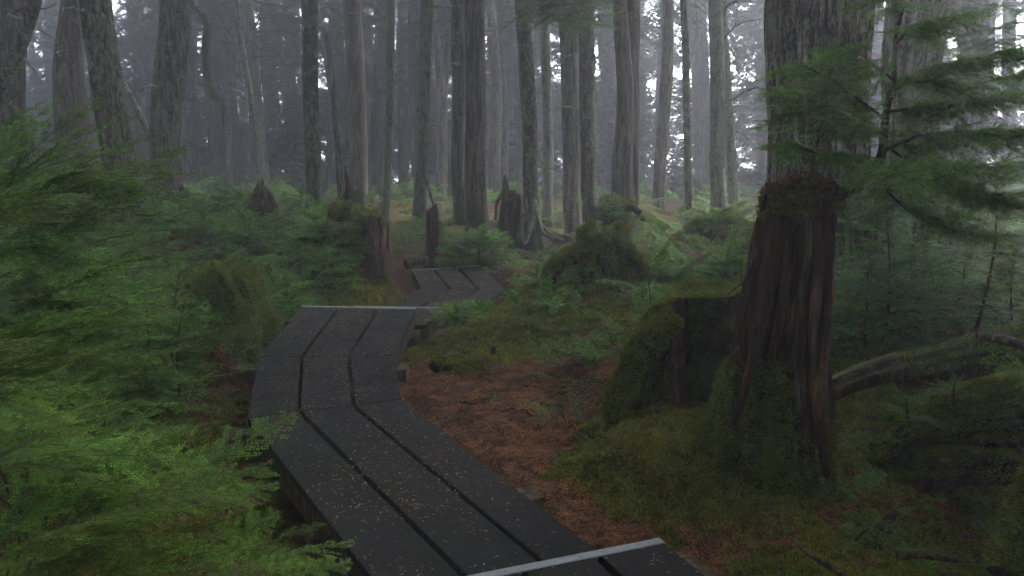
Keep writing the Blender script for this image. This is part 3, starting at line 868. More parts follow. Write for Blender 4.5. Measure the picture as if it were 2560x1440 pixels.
for k, (z, bs) in DECKW.items():
    bs = [np.array(b_) for b_ in bs]
    cen = (bs[0][-1] + bs[3][-1]) / 2
    root = thing('boardwalk_section', SEC_LABEL[k], 'boardwalk', cen, 'sections of the boardwalk')
    nleg = len(bs[0]) - 1
    def off(pts, to, d):      # shift a boundary sideways towards another boundary
        v = to - pts; l = np.linalg.norm(v, axis=1)[:, None]
        return pts + v / l * d
    for j in range(3):
        gp = 0.012 if k < 3 else 0.017; A = off(bs[j], bs[j + 1], gp if j else 0); B = off(bs[j + 1], bs[j], gp if j < 2 else 0)
        for q in range(nleg):
            a0, a1, b0, b1 = A[q].copy(), A[q + 1].copy(), B[q].copy(), B[q + 1].copy()
            for (s0, s1) in ((a0, a1), (b0, b1)):      # hairline joint between the lengths
                d = (s1 - s0) / np.linalg.norm(s1 - s0)
                if q > 0: s0 += d * 0.0016
                if q < nleg - 1: s1 -= d * 0.0016
            dz = 0.0015 * ((j * 7 + q * 3 + k) % 3)
            Vb, Fb = prism([a0 - [0, 0, dz], b0 - [0, 0, dz], b1 - [0, 0, dz], a1 - [0, 0, dz]], 0.040)
            link('board', npmesh('board', Vb - cen, Fb, [M['board']]), root)
    # edge beams under the boards
    for (e, o_) in ((0, 3), (3, 0)):
        E = off(bs[e], bs[o_], 0.026) - [0, 0, 0.046]
        for q in range(nleg):
            Vb, Fb = bar(E[q], E[q + 1] , 0.042, 0.115 if k < 3 else 0.085)
            link('edge_beam', npmesh('edge_beam', Vb - cen, Fb, [M['timber']]), root)
    if k != 5:
        # metal strip along the far end
        e0, e1 = bs[0][-1], bs[3][-1]; d = (e1 - e0) / np.linalg.norm(e1 - e0)
        nrm = np.cross([0, 0, 1.0], d)
        if nrm[1] < 0: nrm = -nrm
        V1, F1 = bar(e0 - d * 0.004 - nrm * 0.014 + [0, 0, 0.0035], e1 + d * 0.004 - nrm * 0.014 + [0, 0, 0.0035], 0.036, 0.0035)
        V2, F2 = bar(e0 - d * 0.004 + nrm * 0.0045 + [0, 0, 0.0025], e1 + d * 0.004 + nrm * 0.0045 + [0, 0, 0.0025], 0.003, 0.035)
        Vb, Fb = merge([(V1, F1), (V2, F2)])
        strip = link('nosing_strip', npmesh('nosing_strip', Vb - cen, Fb, [M['metal']]), root)
        if k == 1:
            for t in np.linspace(0.06, 0.94, 9):
                p = e0 + (e1 - e0) * t - nrm * 0.014 + [0, 0, 0.0035]
                Vs, Fs, _ = tube([p, p + [0, 0, 0.0025]], [0.005, 0.0035], 8)
                link('screw', npmesh('screw', Vs - cen, Fs, [M['metal']]), strip)
    for (p, q, wd, h) in SLEEP[k]:
        Vb, Fb = bar(p, q, wd, h)
        link('sleeper', npmesh('sleeper', Vb - cen, Fb, [M['timber_pale']]), root)

# tan hemlock needles lying on the boards
r = np.random.default_rng(77)
P = []; D = []
for k, (z, bs) in DECKW.items():
    Lp, Rp = np.array(bs[0]), np.array(bs[3])
    for q in range(len(Lp) - 1):
        ar = np.linalg.norm(Lp[q + 1] - Lp[q]) * np.linalg.norm(Rp[q] - Lp[q])
        n_ = int(ar * 1050)
        u, t = r.random(n_), r.random(n_)
        p = (Lp[q] * (1 - t)[:, None] + Lp[q + 1] * t[:, None]) * (1 - u)[:, None] + (Rp[q] * (1 - t)[:, None] + Rp[q + 1] * t[:, None]) * u[:, None]
        cl = fbm(p[:, 0] * 3.2, p[:, 1] * 3.2, k, 3)
        kp = r.random(n_) < smooth(0.30, 0.62, cl) * 0.85 + 0.15
        P.append(p[kp] + [0, 0, 0.0025])
P = np.vstack(P); n_ = len(P)
a = r.uniform(0, np.pi, n_); l_ = r.uniform(0.008, 0.020, n_) * (1 + 0.05 * P[:, 1]); wv = np.where(r.random(n_) < 0.12, 0.0062, 0.0038) * (1 + 0.08 * P[:, 1])
d = np.stack([np.cos(a), np.sin(a), r.normal(0, 0.10, n_)], 1) * l_[:, None] / 2; s = np.stack([-np.sin(a), np.cos(a), 0 * a], 1) * wv[:, None] / 2
V = np.stack([P - d, P + s + [0, 0, 0.001], P + d, P - s + [0, 0, 0.001]], 1).reshape(-1, 3)
mm, n, b, _ = newmat('deck_needles')
ga = n.nodes.new('ShaderNodeAttribute'); ga.attribute_name = 'tone'
n.links.new(ramp(n, ga.outputs['Fac'], [(0.0, (0.16, 0.07, 0.03)), (0.4, (0.30, 0.17, 0.08)), (0.8, (0.48, 0.34, 0.19)), (1.0, (0.55, 0.48, 0.38))]), b.inputs['Base Color'])
b.inputs['Roughness'].default_value = 0.7
o = link('scattered_needles', npmesh('scattered_needles', V, [np.arange(n_)[:, None] * 4 + np.arange(4)[None]], [mm], None, False, {'tone': np.repeat(r.random(n_), 4)}))
tag(o, 'tan hemlock needles scattered over the dark boards', 'needle litter', None, 'stuff')

# ------------------------------------------------------------------ trees
def bark_disp(seed, depth, ka, kz, buttress=0.0, lobes=5, base_h=0.35):
    def f(A, S, R):
        x = np.cos(A) * ka; y = np.sin(A) * ka
        n1 = fbm(x + seed, y - seed * 0.7, S * kz, 3)
        rid = 1 - np.abs(2 * n1 - 1) * 2.2
        big = fbm(np.cos(A) * 1.1 + seed, np.sin(A) * 1.1, S * 0.9, 2) - 0.5
        fl = buttress * R * np.exp(-np.clip(S - 0.9, 0, None) / base_h) * (0.55 + 0.45 * np.sin(A * lobes + seed) + 0.3 * big)
        return -depth * np.clip(rid, 0, 1) ** 1.5 + depth * 0.4 + big * R * 0.16 + fl
    return f

def bough_points(x0, y0, h0, h1, R, n_, seed, top=0.3):
    """instances of boughs round a stem: points, rotations, scales"""
    r = np.random.default_rng(seed)
    t = r.random(n_); h = h0 + (h1 - h0) * t
    az = r.uniform(0, 2 * np.pi, n_)
    Rm = R * (1 - (1 - top) * t)
    s = r.random(n_) ** 0.7 * np.clip(Rm - 1.0, 0, None)
    p = np.stack([x0 + np.cos(az) * s, y0 + np.sin(az) * s, h - 0.10 * s], 1)
    rot = np.stack([r.normal(0, 0.25, n_), r.normal(0.10, 0.16, n_), az + r.normal(0, 0.35, n_)], 1)
    return p, rot, np.clip(Rm / 2.4, 0.45, 1.2) * r.uniform(0.7, 1.2, n_)

def twig_path(p, d, l, r, sag=0.2, wig=0.12, n_=7):
    p = np.asarray(p, float); d = np.asarray(d, float); d = d / np.linalg.norm(d)
    s = np.linspace(0, 1, n_)
    q = p + d * (l * s)[:, None]
    q[:, 2] -= sag * l * s ** 2
    q[1:] += np.cumsum(r.normal(0, wig * l / n_, (n_ - 1, 3)), 0)
    return q

HTOP = 12.5
rt = np.random.default_rng(5)
tree_roots = {}
for ti, (xt, xb, yb, wb, wt, dist, mat, lab) in enumerate(TREES):
    base = at(xb, yb, dist); top = at(xt, 0, dist)
    rb, rtp = wb * dist / FPX / 2, wt * dist / FPX / 2
    d = (top - base) / (top[2] - base[2])
    p0 = base - d * 0.35
    H = HTOP - rt.uniform(0, 1.5)
    near = dist < 12
    hvis = top[2] - base[2]
    # rings: dense in the visible part
    zs = np.r_[-1.1, np.linspace(-0.35, hvis + 0.3, 150 if near else (70 if dist < 17 else 32)), np.linspace(hvis + 0.5, H - base[2], 14)]
    ln = H - base[2]
    path = base + d * zs[:, None]
    wob = np.stack([fbm(zs * 0.55 + ti * 3.1, ti, 0, 2) - 0.5, fbm(zs * 0.55, ti * 1.7, 5, 2) - 0.5, 0 * zs], 1)
    bend = rb * (0.55 if dist < 12 else 0.75)
    path = path + wob * bend * np.clip(zs + 0.35, 0, 1)[:, None]
    k = np.clip(zs / hvis, 0, 1)
    rad = rb * 0.86 * (1 - k) + rtp * k
    rad = np.where(zs > hvis, rtp * (1 - 0.75 * (zs - hvis) / (ln - hvis)), rad)
    nseg = 320 if wb > 200 else (160 if near else (72 if dist < 17 else 32))
    dep = 0.050 if wb > 140 else (0.016 if near else 0.010)
    but = 0.35 if near else rt.uniform(0.25, 0.6)
    ka = {True: 5.0, False: 3.5}[near] if wb < 200 else 7.0
    V, Fs, _ = tube(path - base, rad, nseg, bark_disp(ti * 3.7, dep, ka, 1.1 if wb > 140 else 1.8, but, int(rt.integers(3, 6))))
    root = thing('hemlock_tree', lab, 'tree', base)
    tree_roots[ti] = (root, base, path, rad, zs)
    link('trunk', npmesh('trunk', V, Fs, [M[mat]], None, True), root)
    # short dead stubs and twigs
    nb = 0 if dist > 22 else (3 if dist < 12 else 5)
    for q in range(nb):
        zi = rt.uniform(0.9, min(hvis, 4.2)); az = rt.uniform(0, 2 * np.pi)
        ii = int(np.argmin(np.abs(zs - zi))); pp = path[ii] - base
        dd = np.array([math.cos(az), math.sin(az), rt.uniform(-0.15, 0.45)])
        ll = rt.uniform(0.15, 0.9) * (0.6 if rt.random() < 0.5 else 1)
        tp = twig_path(pp + dd * rad[ii] * 0.7, dd, ll + rad[ii], rt, 0.25, 0.5)
        Vt, Ft, _ = tube(tp, np.linspace(0.016, 0.004, len(tp)) * rt.uniform(0.5, 1.1), 5)
        link('dead_branch', npmesh('dead_branch', Vt, Ft, [M['bark_lichen']], None, True), root)
    # crown
    lo = 5.2 if dist < 17 else (4.0 if dist < 22 else 2.6)
    bp, br, bs_ = bough_points(d[0] * 6, d[1] * 6, lo, ln - 0.2, 2.6, 46 if dist < 17 else 40, 300 + ti)
    bp[:, 0] += d[0] * (bp[:, 2] - 6)
    scatter('crown', 'bough', BOUGH, bp, br, bs_, ti, root)
    if mat in ('bark_dark', 'bark_lichen') and dist < 15.5:     # beards of lichen and moss on the bark
        def mk(c, nn, hv=hvis): return (c[:, 2] < hv + 0.2) * (c[:, 2] > 0) * smooth(0.50, 0.62, fbm(c[:, 0] * 4, c[:, 1] * 4 + ti, c[:, 2] * 2, 3)) * (0.3 + (nn[:, 0] > 0.2))
        pts, nn, _ = sample_surface(V, Fs, 420 if near else 200, ti, mk)
        scatter('lichen_tufts', 'beard', BEARD, pts, np.stack([0 * pts[:, 0], 0 * pts[:, 0], rt.uniform(0, 6.28, len(pts))], 1), rt.uniform(0.35, 0.9, len(pts)), ti, root)

# visible roots at the foot of a few trunks
def add_root(ti, pts, r0, mat):
    root, base = tree_roots[ti][0], tree_roots[ti][1]
    pp, s = resample([np.array(p) for p in pts], 16)
    V, Fs, _ = tube(pp - base, np.linspace(r0, r0 * 0.3, 16), 10, bark_disp(ti, 0.005, 3, 4))
    link('root', npmesh('root', V, Fs, [M[mat]], None, True), root)
add_root(19, [at(1332, 500, 13.95), at(1352, 575, 13.9), at(1385, 596, 13.7)], 0.07, 'bark_lichen')
add_root(19, [at(1330, 540, 13.9), at(1318, 600, 13.6), at(1308, 612, 13.4)], 0.06, 'bark_dark')
add_root(19, [at(1348, 560, 14.1), at(1380, 588, 14.2), at(1408, 600, 14.3)], 0.05, 'bark_lichen')
add_root(15, [at(1058, 400, 14.6), at(1075, 480, 14.4), at(1100, 560, 14.0)], 0.05, 'bark_grey')
add_root(30, [at(2160, 480, 7.3), at(2196, 560, 7.2), at(2215, 600, 7.0)], 0.10, 'bark_old')
add_root(2, [at(330, 510, 9.5), at(362, 548, 9.4), at(392, 560, 9.3)], 0.07, 'bark_dark')
add_root(3, [at(455, 470, 12.5), at(470, 515, 12.4), at(490, 530, 12.3)], 0.06, 'bark_grey')

# the twin stem of the forked tree: one thing with two stems
base = at(1562, 512, 14.0)
root = thing('hemlock_tree', 'twin stemmed tree forking low down, right of the green bough', 'tree', base)
for (pts, rad0, rad1, nm) in (([at(1556, 530, 14), at(1558, 420, 14), at(1563, 230, 14), at(1549, 0, 14), at(1540, -400, 14), at(1530, -1500, 14)], 0.150, 0.085, 'trunk'),
                              ([at(1572, 530, 14.15), at(1574, 420, 14.1), at(1580, 230, 14.15), at(1583, 0, 14.3), at(1586, -400, 14.5), at(1590, -1500, 15)], 0.125, 0.085, 'trunk')):
    pp, s = resample(pts, 120)
    V, Fs, _ = tube(pp - base, np.interp(s, [0, 3.2, s[-1]], [rad0 * 1.15, rad1 * 1.3, 0.05]), 72, bark_disp(rad0 * 91, 0.011, 3.5, 1.8, 0.25))
    link(nm, npmesh(nm, V, Fs, [M['bark_red']], None, True), root)
bp, br, bs_ = bough_points(0, 0, 5.5, 12, 2.6, 50, 991)
scatter('crown', 'bough', BOUGH, bp, br, bs_, 3, root)

# branches hanging in the view ----------------------------------------------------------------
def limb(root, base, pts, r0, r1, mat, name='branch', n_=40, disp=0.15, seed=1):
    pp, s = resample([np.asarray(p) for p in pts], n_)
    V, Fs, _ = tube(pp - base, np.linspace(r0, r1, n_), 9, lambda A, S, R: (fbm(np.cos(A) * 2 + seed, np.sin(A) * 2, S * 12, 3) - 0.5) * R * disp * 4)
    link(name, npmesh(name, V, Fs, [M[mat]], None, True), root)
    return pp, V, Fs
root, base = tree_roots[3][:2]
pp, V, Fs = limb(root, base, [at(455, -60, 12.5), at(490, 12, 12.2), at(519, 52, 12.0), at(512, 110, 11.95), at(516, 180, 11.9), at(532, 228, 11.85), at(552, 250, 11.8)], 0.045, 0.018, 'bark_lichen', 'hanging_branch', 60, 0.3)
pts, nn, _ = sample_surface(V, Fs, 200, 5, lambda c, nn: (c[:, 2] < at(519, 55, 12)[2] - base[2]) + 0.1)
scatter('lichen_beard', 'beard', BEARD, pts, np.stack([rt.normal(0, 0.2, 200), rt.normal(0, 0.2, 200), rt.uniform(0, 6.28, 200)], 1), rt.uniform(0.5, 1.0, 200), 5, root)
limb(root, base, [at(490, 12, 12.2), at(510, 18, 12.1), at(524, 28, 12.0)], 0.014, 0.006, 'bark_lichen', 'dead_branch', 12)
root, base = tree_roots[0][:2]
limb(root, base, [at(5, 30, 11), at(40, 45, 10.7), at(80, 52, 10.5), at(105, 78, 10.4), at(138, 96, 10.3)], 0.032, 0.010, 'bark_lichen', 'dead_branch', 24, 0.3)
limb(root, base, [at(20, 120, 11), at(60, 145, 10.7), at(85, 175, 10.6), at(98, 195, 10.5), at(113, 210, 10.5)], 0.022, 0.008, 'bark_lichen', 'dead_branch', 24, 0.3)
limb(root, base, [at(20, 40, 11), at(70, 16, 10.6), at(110, 22, 10.5), at(142, 8, 10.4)], 0.022, 0.006, 'bark_grey', 'dead_branch', 24, 0.3)
# bare limbs in the bright gap at the right of the slim trunks
root, base = tree_roots[27][:2]
limb(root, base, [at(1806, 40, 14), at(1822, 12, 14), at(1850, 2, 14), at(1886, 6, 14)], 0.03, 0.008, 'bark_dark', 'dead_branch', 20, 0.3)
limb(root, base, [at(1806, 100, 14), at(1830, 75, 13.9), at(1860, 55, 13.8), at(1900, 48, 13.7)], 0.022, 0.006, 'bark_dark', 'dead_branch', 20, 0.3)
limb(root, base, [at(1838, 68, 13.9), at(1842, 30, 13.9), at(1846, 5, 13.9)], 0.012, 0.005, 'bark_dark', 'dead_branch', 14, 0.3)
root, base = tree_roots[32][:2]
limb(root, base, [at(2440, 250, 15), at(2415, 120, 14.8), at(2392, 60, 14.6), at(2388, -40, 14.6), at(2370, -200, 14.6)], 0.13, 0.05, 'bark_lichen', 'fork', 30, 0.1)
root, base = tree_roots[16][:2]
limb(root, base, [at(1150, 168, 15), at(1140, 160, 14.8), at(1128, 158, 14.7)], 0.035, 0.018, 'bark_lichen', 'broken_stub', 10, 0.3)

def pole(name, lab, cat, pts, r0, r1, mat, n_=50, disp=0.06, nseg=14):
    base = np.asarray(pts[0]); root = thing(name, lab, cat, base)
    pp, s = resample([np.asarray(p) for p in pts], n_)
    V, Fs, _ = tube(pp - base, np.linspace(r0, r1, n_), nseg, lambda A, S, R: (fbm(np.cos(A) * 1.5 + r0 * 99, np.sin(A) * 1.5, S * 5, 3) - 0.5) * R * disp * 4)
    link('trunk' if 'snag' in name or 'tree' in name else 'wood', npmesh('trunk', V, Fs, [M[mat]], None, True), root)
    return root, base
pole('broken_snag', 'thin broken off snag leaning right of the straight dark trunk', 'snag',
     [at(858, 540, 13.2), at(848, 420, 13.2), at(832, 220, 13.2), at(816, 82, 13.2)], 0.062, 0.032, 'bark_grey')
pole('leaning_snag', 'pale bare pole leaning across the thick trunk at the left edge', 'snag',
     [at(-70, 420, 9.5), at(10, 210, 9.4), at(60, 90, 9.3), at(92, -10, 9.2), at(130, -150, 9.1)], 0.085, 0.055, 'bark_grey')
pole('fallen_pole', 'slim pole leaning against the thick grey trunk', 'fallen tree',
     [at(392, 385, 12.4), at(340, 265, 13.2), at(300, 190, 13.8), at(250, 60, 14.5)], 0.045, 0.035, 'bark_grey')
root, base = pole('dead_sapling', 'thin crooked bare sapling with many side twigs in the mist', 'dead tree',
     [at(652, 470, 19), at(640, 330, 19), at(618, 190, 19), at(596, 60, 19), at(590, -100, 19)], 0.07, 0.05, 'bark_dark', 40)
for q in range(16):
    t = rt.uniform(0.1, 1); p = at(640 - 48 * t, 330 - 300 * t, 19) - base
    sg = rt.choice([-1, 1]); tp = twig_path(p, (sg, rt.uniform(-.4, .4), rt.uniform(0.1, 1.3)), rt.uniform(0.5, 1.5), rt, 0.1, 0.6, 9)
    Vt, Ft, _ = tube(tp, np.linspace(0.020, 0.005, 9), 4)
    link('dead_branch', npmesh('dead_branch', Vt, Ft, [M['bark_dark']], None, True), root)

# the misty green bough drooping in at the top, right of the middle
root = thing('hemlock_bough', 'soft misty green bough hanging in at the top, right of the middle', 'branch', at(1420, -60, 12.6))
base = at(1420, -60, 12.6)
# ------------------------------------------------------------------ the wood behind: boughs reaching low in the mist
rb_ = np.random.default_rng(8)
cloud = []
def veil(n_, x0, x1, yA, yB, d0, d1, seed):
    """boughs in the depths between given photo columns and heights"""
    r = np.random.default_rng(seed)
    P = np.array([at(r.uniform(x0, x1), r.uniform(yA, yB), r.uniform(d0, d1)) for _ in range(n_)])
    az = r.uniform(0, 6.28, n_)
    return P, np.stack([r.normal(0, 0.22, n_), r.normal(0.12, 0.18, n_), az], 1), r.uniform(0.7, 1.5, n_)
FAR = []   # background trees: x, dist, low crown, trunk width px, lean
for q in range(84):
    x = rb_.uniform(-150, 2700); dist = rb_.uniform(22, 44)
    if 1690 < x < 1900 and rb_.random() < 0.75: continue
    if x > 2380 and rb_.random() < 0.5: continue
    FAR.append((x, dist))
SHORT = {0: 'the thick left edge trunk', 1: 'the reddish brown trunk', 2: 'the rugged dark lichen spotted trunk', 3: 'the thick grey trunk with the hanging branch', 5: 'the wide faded brown trunk', 8: 'the straight dark trunk',
 10: 'the straight brown trunk above the domed stump', 12: 'the slim pale trunk bending right', 15: 'the lichen speckled trunk above the broken post', 17: 'the thick brown trunk of the close pair', 19: 'the dark trunk with a curving foot',
 21: 'the broad grey trunk under the green bough', 22: 'the dark trunk beside the broad grey one', 24: 'the grey trunk leaning right', 25: 'the thin trunk with a pale foot', 27: 'the light grey trunk above the mossy mound', 30: 'the huge furrowed trunk', 31: 'the very thick trunk behind bright boughs', 32: 'the faded forked trunk'}
SH = sorted([(TREES[k][0] * .6 + TREES[k][1] * .4, v) for k, v in SHORT.items()] + [(1566, 'the twin stemmed tree')])
ORD = ['', 'second ', 'third ', 'fourth ', 'fifth ', 'sixth ', 'seventh ', 'eighth ', 'ninth ', 'tenth ']
_far_lab = {}
_by = {}
for q, (x, dist) in enumerate(FAR):
    l_ = [v for p_, v in SH if p_ <= x]; r_ = [v for p_, v in SH if p_ > x]
    key = 'left of ' + r_[0] if not l_ else ('right of ' + l_[-1] if not r_ else 'between %s and %s' % (l_[-1].replace('the ', '', 1), r_[0].replace('the ', '', 1)))
    _by.setdefault(key, []).append((dist, q))
for key, li_ in _by.items():
    for k_, (dd_, q) in enumerate(sorted(li_)):
        key2 = key.replace(' of the close pair', '').replace(' with the hanging branch', '').replace(' above the domed stump', '').replace(' above the broken post', '').replace(' under the green bough', '').replace(' above the mossy mound', '').replace(' behind bright boughs', '').replace(' beside the broad grey one', '').replace(' with a curving foot', ' with curving foot').replace(' with a pale foot', '')
        _far_lab[q] = ('%sdim far hemlock %s' % ((ORD[k_] + 'nearest ') if len(li_) > 1 else '', key2))
for q, (x, dist) in enumerate(FAR):
    gx_, gy_ = at(x, 400, dist)[0], dist
    base = np.array([gx_, gy_, gz(gx_, gy_) - 0.1])
    root = thing('background_hemlock', _far_lab[q], 'tree', base, 'dim young hemlocks far back in the mist')
    H = rb_.uniform(9, 13)
    zs = np.linspace(-0.3, H, 24)
    path = np.stack([(fbm(zs * 0.3, q, 1, 2) - 0.5) * 0.6 + zs * rb_.normal(0, 0.01), (fbm(zs * 0.3, q, 7, 2) - 0.5) * 0.5, zs], 1)
    V, Fs, _ = tube(path, np.interp(zs, [0, H], [rb_.uniform(0.10, 0.26), 0.04]), 12)
    link('trunk', npmesh('trunk', V, Fs, [M['bark_grey']], None, True), root)
    lo = rb_.uniform(0.6, 3.5) if dist > 29 else rb_.uniform(3.5, 5)
    bp, br, bs_ = bough_points(0, 0, lo, H, 2.5, int(11 * (H - lo)), 700 + q)
    scatter('crown', 'bough', BOUGH, bp, br, bs_, q, root)

# the far edge of the wood: a mass of boughs in the mist, thin where the bright sky breaks through
r = np.random.default_rng(321)
P = []; R_ = []; S_ = []
def gap(px, py):
    g = 0
    for gx_, gy_, ax, ay, k in ((1800, 90, 100, 120, .93), (1790, 240, 80, 80, .7), (2480, 380, 90, 130, .9), (2420, 120, 120, 160, .75), (920, 20, 45, 70, .8), (1240, 60, 40, 50, .6), (1470, 220, 30, 60, .6), 
                                (1640, 200, 100, 160, .3), (2110, 120, 80, 120, .6), (610, 60, 60, 90, .6), (1000, 100, 60, 90, .5)):
        g = max(g, k * math.exp(-((px - gx_) / ax) ** 2 - ((py - gy_) / ay) ** 2))
    return g
for q in range(12500):
    a_ = r.uniform(-math.pi, math.pi); d_ = r.uniform(30, 41)
    x, y = math.sin(a_) * d_, math.cos(a_) * d_
    z = r.uniform(-5, 12) if y < 8 else (r.uniform(-6.5, 14) if r.random() < .65 else r.uniform(-6.5, 2.5))
    if y > 8:
        dyy = y; px = 1280 + FPX * x / (y * math.cos(TH) + (EYE - z) * math.sin(TH)); 
        zc = y * math.cos(TH) + (EYE - z) * math.sin(TH); py = 720 - FPX * (-(EYE - z) * math.cos(TH) + y * math.sin(TH)) / zc
        if r.random() < gap(px, py): continue
    P.append((x, y, z)); R_.append((r.normal(0, .5), r.normal(.25, .3), r.uniform(0, 6.28))); S_.append(r.uniform(1.2, 2.5))
scatter('distant_forest', 'farbough', FAR_BOUGH, np.array(P), np.array(R_), np.array(S_), 19, None, 'far edge of the wood fading into fog with bright gaps of sky', 'forest')

# rest of the wood, unseen: boughs added round and overhead to cut the skylight
P = []; Rr_ = []; S_ = []
r = np.random.default_rng(123)
for q in range(64):
    a_ = r.uniform(0, 2 * np.pi); d_ = r.uniform(5, 24)
    x, y = math.sin(a_) * d_, math.cos(a_) * d_
    if y > 3 and abs(x) < y * 0.72 + 1.5 and d_ < 30: continue
    bp, br, bs_ = bough_points(x, y, 3.6, 12.5, 2.8, 55, 1000 + q)
    P.append(bp); Rr_.append(br); S_.append(bs_)
n_ = 9600
rr_ = 45 * r.random(n_) ** 0.64; a_ = r.uniform(0, 2 * np.pi, n_)
x, y = np.sin(a_) * rr_, 2 + np.cos(a_) * rr_
z = r.uniform(7.5, 13.5, n_) + 0.5 * smooth(20, 40, y)
op = np.exp(-((x - 0.3) / 5.5) ** 2 - ((y - 3.5) / 6.5) ** 2)       # unseen canopy thinned here to let more light onto the trail
FARTHIN = 0.24  # added canopy thinned further back to brighten the mist there
k = (r.random(n_) > op * 0.46) & (r.random(n_) > FARTHIN * smooth(13, 22, y)) & ~((y > 36) & (z < 8.5))
P.append(np.stack([x, y, z], 1)[k]); Rr_.append(np.stack([r.normal(0, .3, n_), r.normal(.1, .2, n_), r.uniform(0, 6.28, n_)], 1)[k]); S_.append(r.uniform(.9, 1.7, n_)[k])
scatter('shading_canopy', 'farbough', FAR_BOUGH, np.vstack(P), np.vstack(Rr_), np.concatenate(S_), 9, None, 'dark canopy of the wood closing in all round', 'canopy')
# ------------------------------------------------------------------ stumps, roots, logs
def mk_rot(n_, r): return np.stack([0 * np.zeros(n_), 0 * np.zeros(n_), r.uniform(0, 6.28, n_)], 1)

def add_moss(root, name, V, Fs, n_, seed, mask, meshes=None, key='tuft', s0=0.6, s1=1.2, part='moss', lift=0.0):
    r = np.random.default_rng(seed)
    pts, nn, _ = sample_surface(V, Fs, n_, seed, mask)
    up = nn + np.array([0, 0, 0.5])
    return scatter(part, key, meshes or TUFT, pts + nn * lift, norm_euler(up, r.uniform(0, 6.28, n_)), r.uniform(s0, s1, n_), seed, root)

def stump(name, label, cat, cen, dist, nseg=150, nring=110, mat='dead_dark', fib=0.02, jag=0.08, seed=1, body='wood', hollow=0.0, lump=0.18, squash=1.0):
    """cen: list of (px, py, half width px) from top to foot"""
    foot = at(cen[-1][0], cen[-1][1], dist)
    base = np.array([foot[0], foot[1], foot[2]])
    pts = [at(c[0], c[1], dist) for c in cen][::-1]
    hw = [c[2] * dist / FPX for c in cen][::-1]
    pts = [pts[0] - [0, 0, 0.25]] + pts; hw = [hw[0] * 1.05] + hw
    path, s = resample(pts, nring)
    dd = np.r_[0, np.cumsum(np.linalg.norm(np.diff(np.array(pts), axis=0), axis=1))]
    rad = np.interp(s / s[-1], dd / dd[-1], hw)
    def f(A, S, R):
        x, y = np.cos(A), np.sin(A)
        n1 = fbm(x * 5 + seed, y * 5 - seed, S * 1.1, 4); n2 = fbm(x * 1.3 + seed, y * 1.3, S * 1.4, 3)
        n3 = fbm(x * 14 + seed, y * 14, S * 3, 2)
        g = (n1 - 0.5) * fib * 3 + (n3 - 0.5) * fib * 0.9 + (n2 - 0.5) * R * lump * 2.4
        if hollow: g = g - hollow * R * np.exp(-((np.mod(A - 4.2 + np.pi, 2 * np.pi) - np.pi) / 0.35) ** 2) * smooth(0.1, 0.5, fbm(A, S * 3, seed, 2) + 0.1)
        return g
    V, Fs, (A, S) = tube(path, rad, nseg, f, cap=False)
    V = V.reshape(nring, nseg, 3)
    # jagged rim: top rings follow an uneven height, then sink inward to a rotten heart
    top = path[-1]
    prof = (fbm(np.cos(A[0]) * 2.2 + seed, np.sin(A[0]) * 2.2, seed, 4) - 0.35) * jag * 2.2
    w_ = smooth(0.55, 1.0, np.linspace(0, 1, nring))[:, None]
    V[:, :, 2] += w_ * prof[None]
    rim = V[-1]
    rings = []
    c = rim.mean(0)
    for q, (k, dz) in enumerate(((0.86, 0.004), (0.7, -0.02 - jag * 0.3), (0.45, -0.03 - jag * 0.7), (0.15, -0.03 - jag * 0.9))):
        rg_ = c + (rim - c) * k; rg_[:, 2] = rim[:, 2] * (k ** 2) + c[2] * (1 - k ** 2) + dz + (fbm(rg_[:, 0] * 12, rg_[:, 1] * 12, seed, 3) - 0.5) * jag * 0.6
        rings.append(rg_)
    V = np.vstack([V.reshape(-1, 3)] + rings)
    nr = nring + 4
    i = np.arange(nr - 1)[:, None] * nseg; j = np.arange(nseg)[None]; j2 = (j + 1) % nseg
    F = np.stack([i + j, i + j2, i + nseg + j2, i + nseg + j], -1).reshape(-1, 4)
    F = [F, np.array([[(nr - 1) * nseg + q for q in (0, nseg // 3, 2 * nseg // 3)]])]
    root = thing(name, label, cat, base)
    V = V - base
    link(body, npmesh(body, V, F, [M[mat]], None, True), root)
    return root, base, V, F

def side_root(root, base, pts, r0, r1, mat, seed=1, moss=0, name='root', n_=26, seg=16, fib=0.012, meshes=None):
    pp, s = resample([np.asarray(p, float) for p in pts], n_)
    V, Fs, _ = tube(pp - base, np.linspace(r0, r1, n_), seg, lambda A, S, R: (fbm(np.cos(A) * 2 + seed, np.sin(A) * 2, S * 4, 3) - 0.5) * R * 0.7 + (fbm(np.cos(A) * 6, np.sin(A) * 6 + seed, S * 2, 2) - 0.5) * fib)
    link(name, npmesh(name, V, Fs, [M[mat]], None, True), root)
    if moss: add_moss(root, name, V, Fs, moss, seed, lambda c, n: 0.15 + np.clip(n[:, 2] + 0.4, 0, None), meshes)
    return V, Fs

def splinter(root, base, pts, r0, mat='dead_pale', name='splinter', seg=5, n_=10):
    pp, s = resample([np.asarray(p, float) for p in pts], n_)
    V, Fs, _ = tube(pp - base, np.linspace(r0, r0 * 0.25, n_), seg, lambda A, S, R: (fbm(A, S * 9, r0 * 999, 2) - 0.5) * R * 0.8)
    link(name, npmesh(name, V, Fs, [M[mat]], None, False), root)

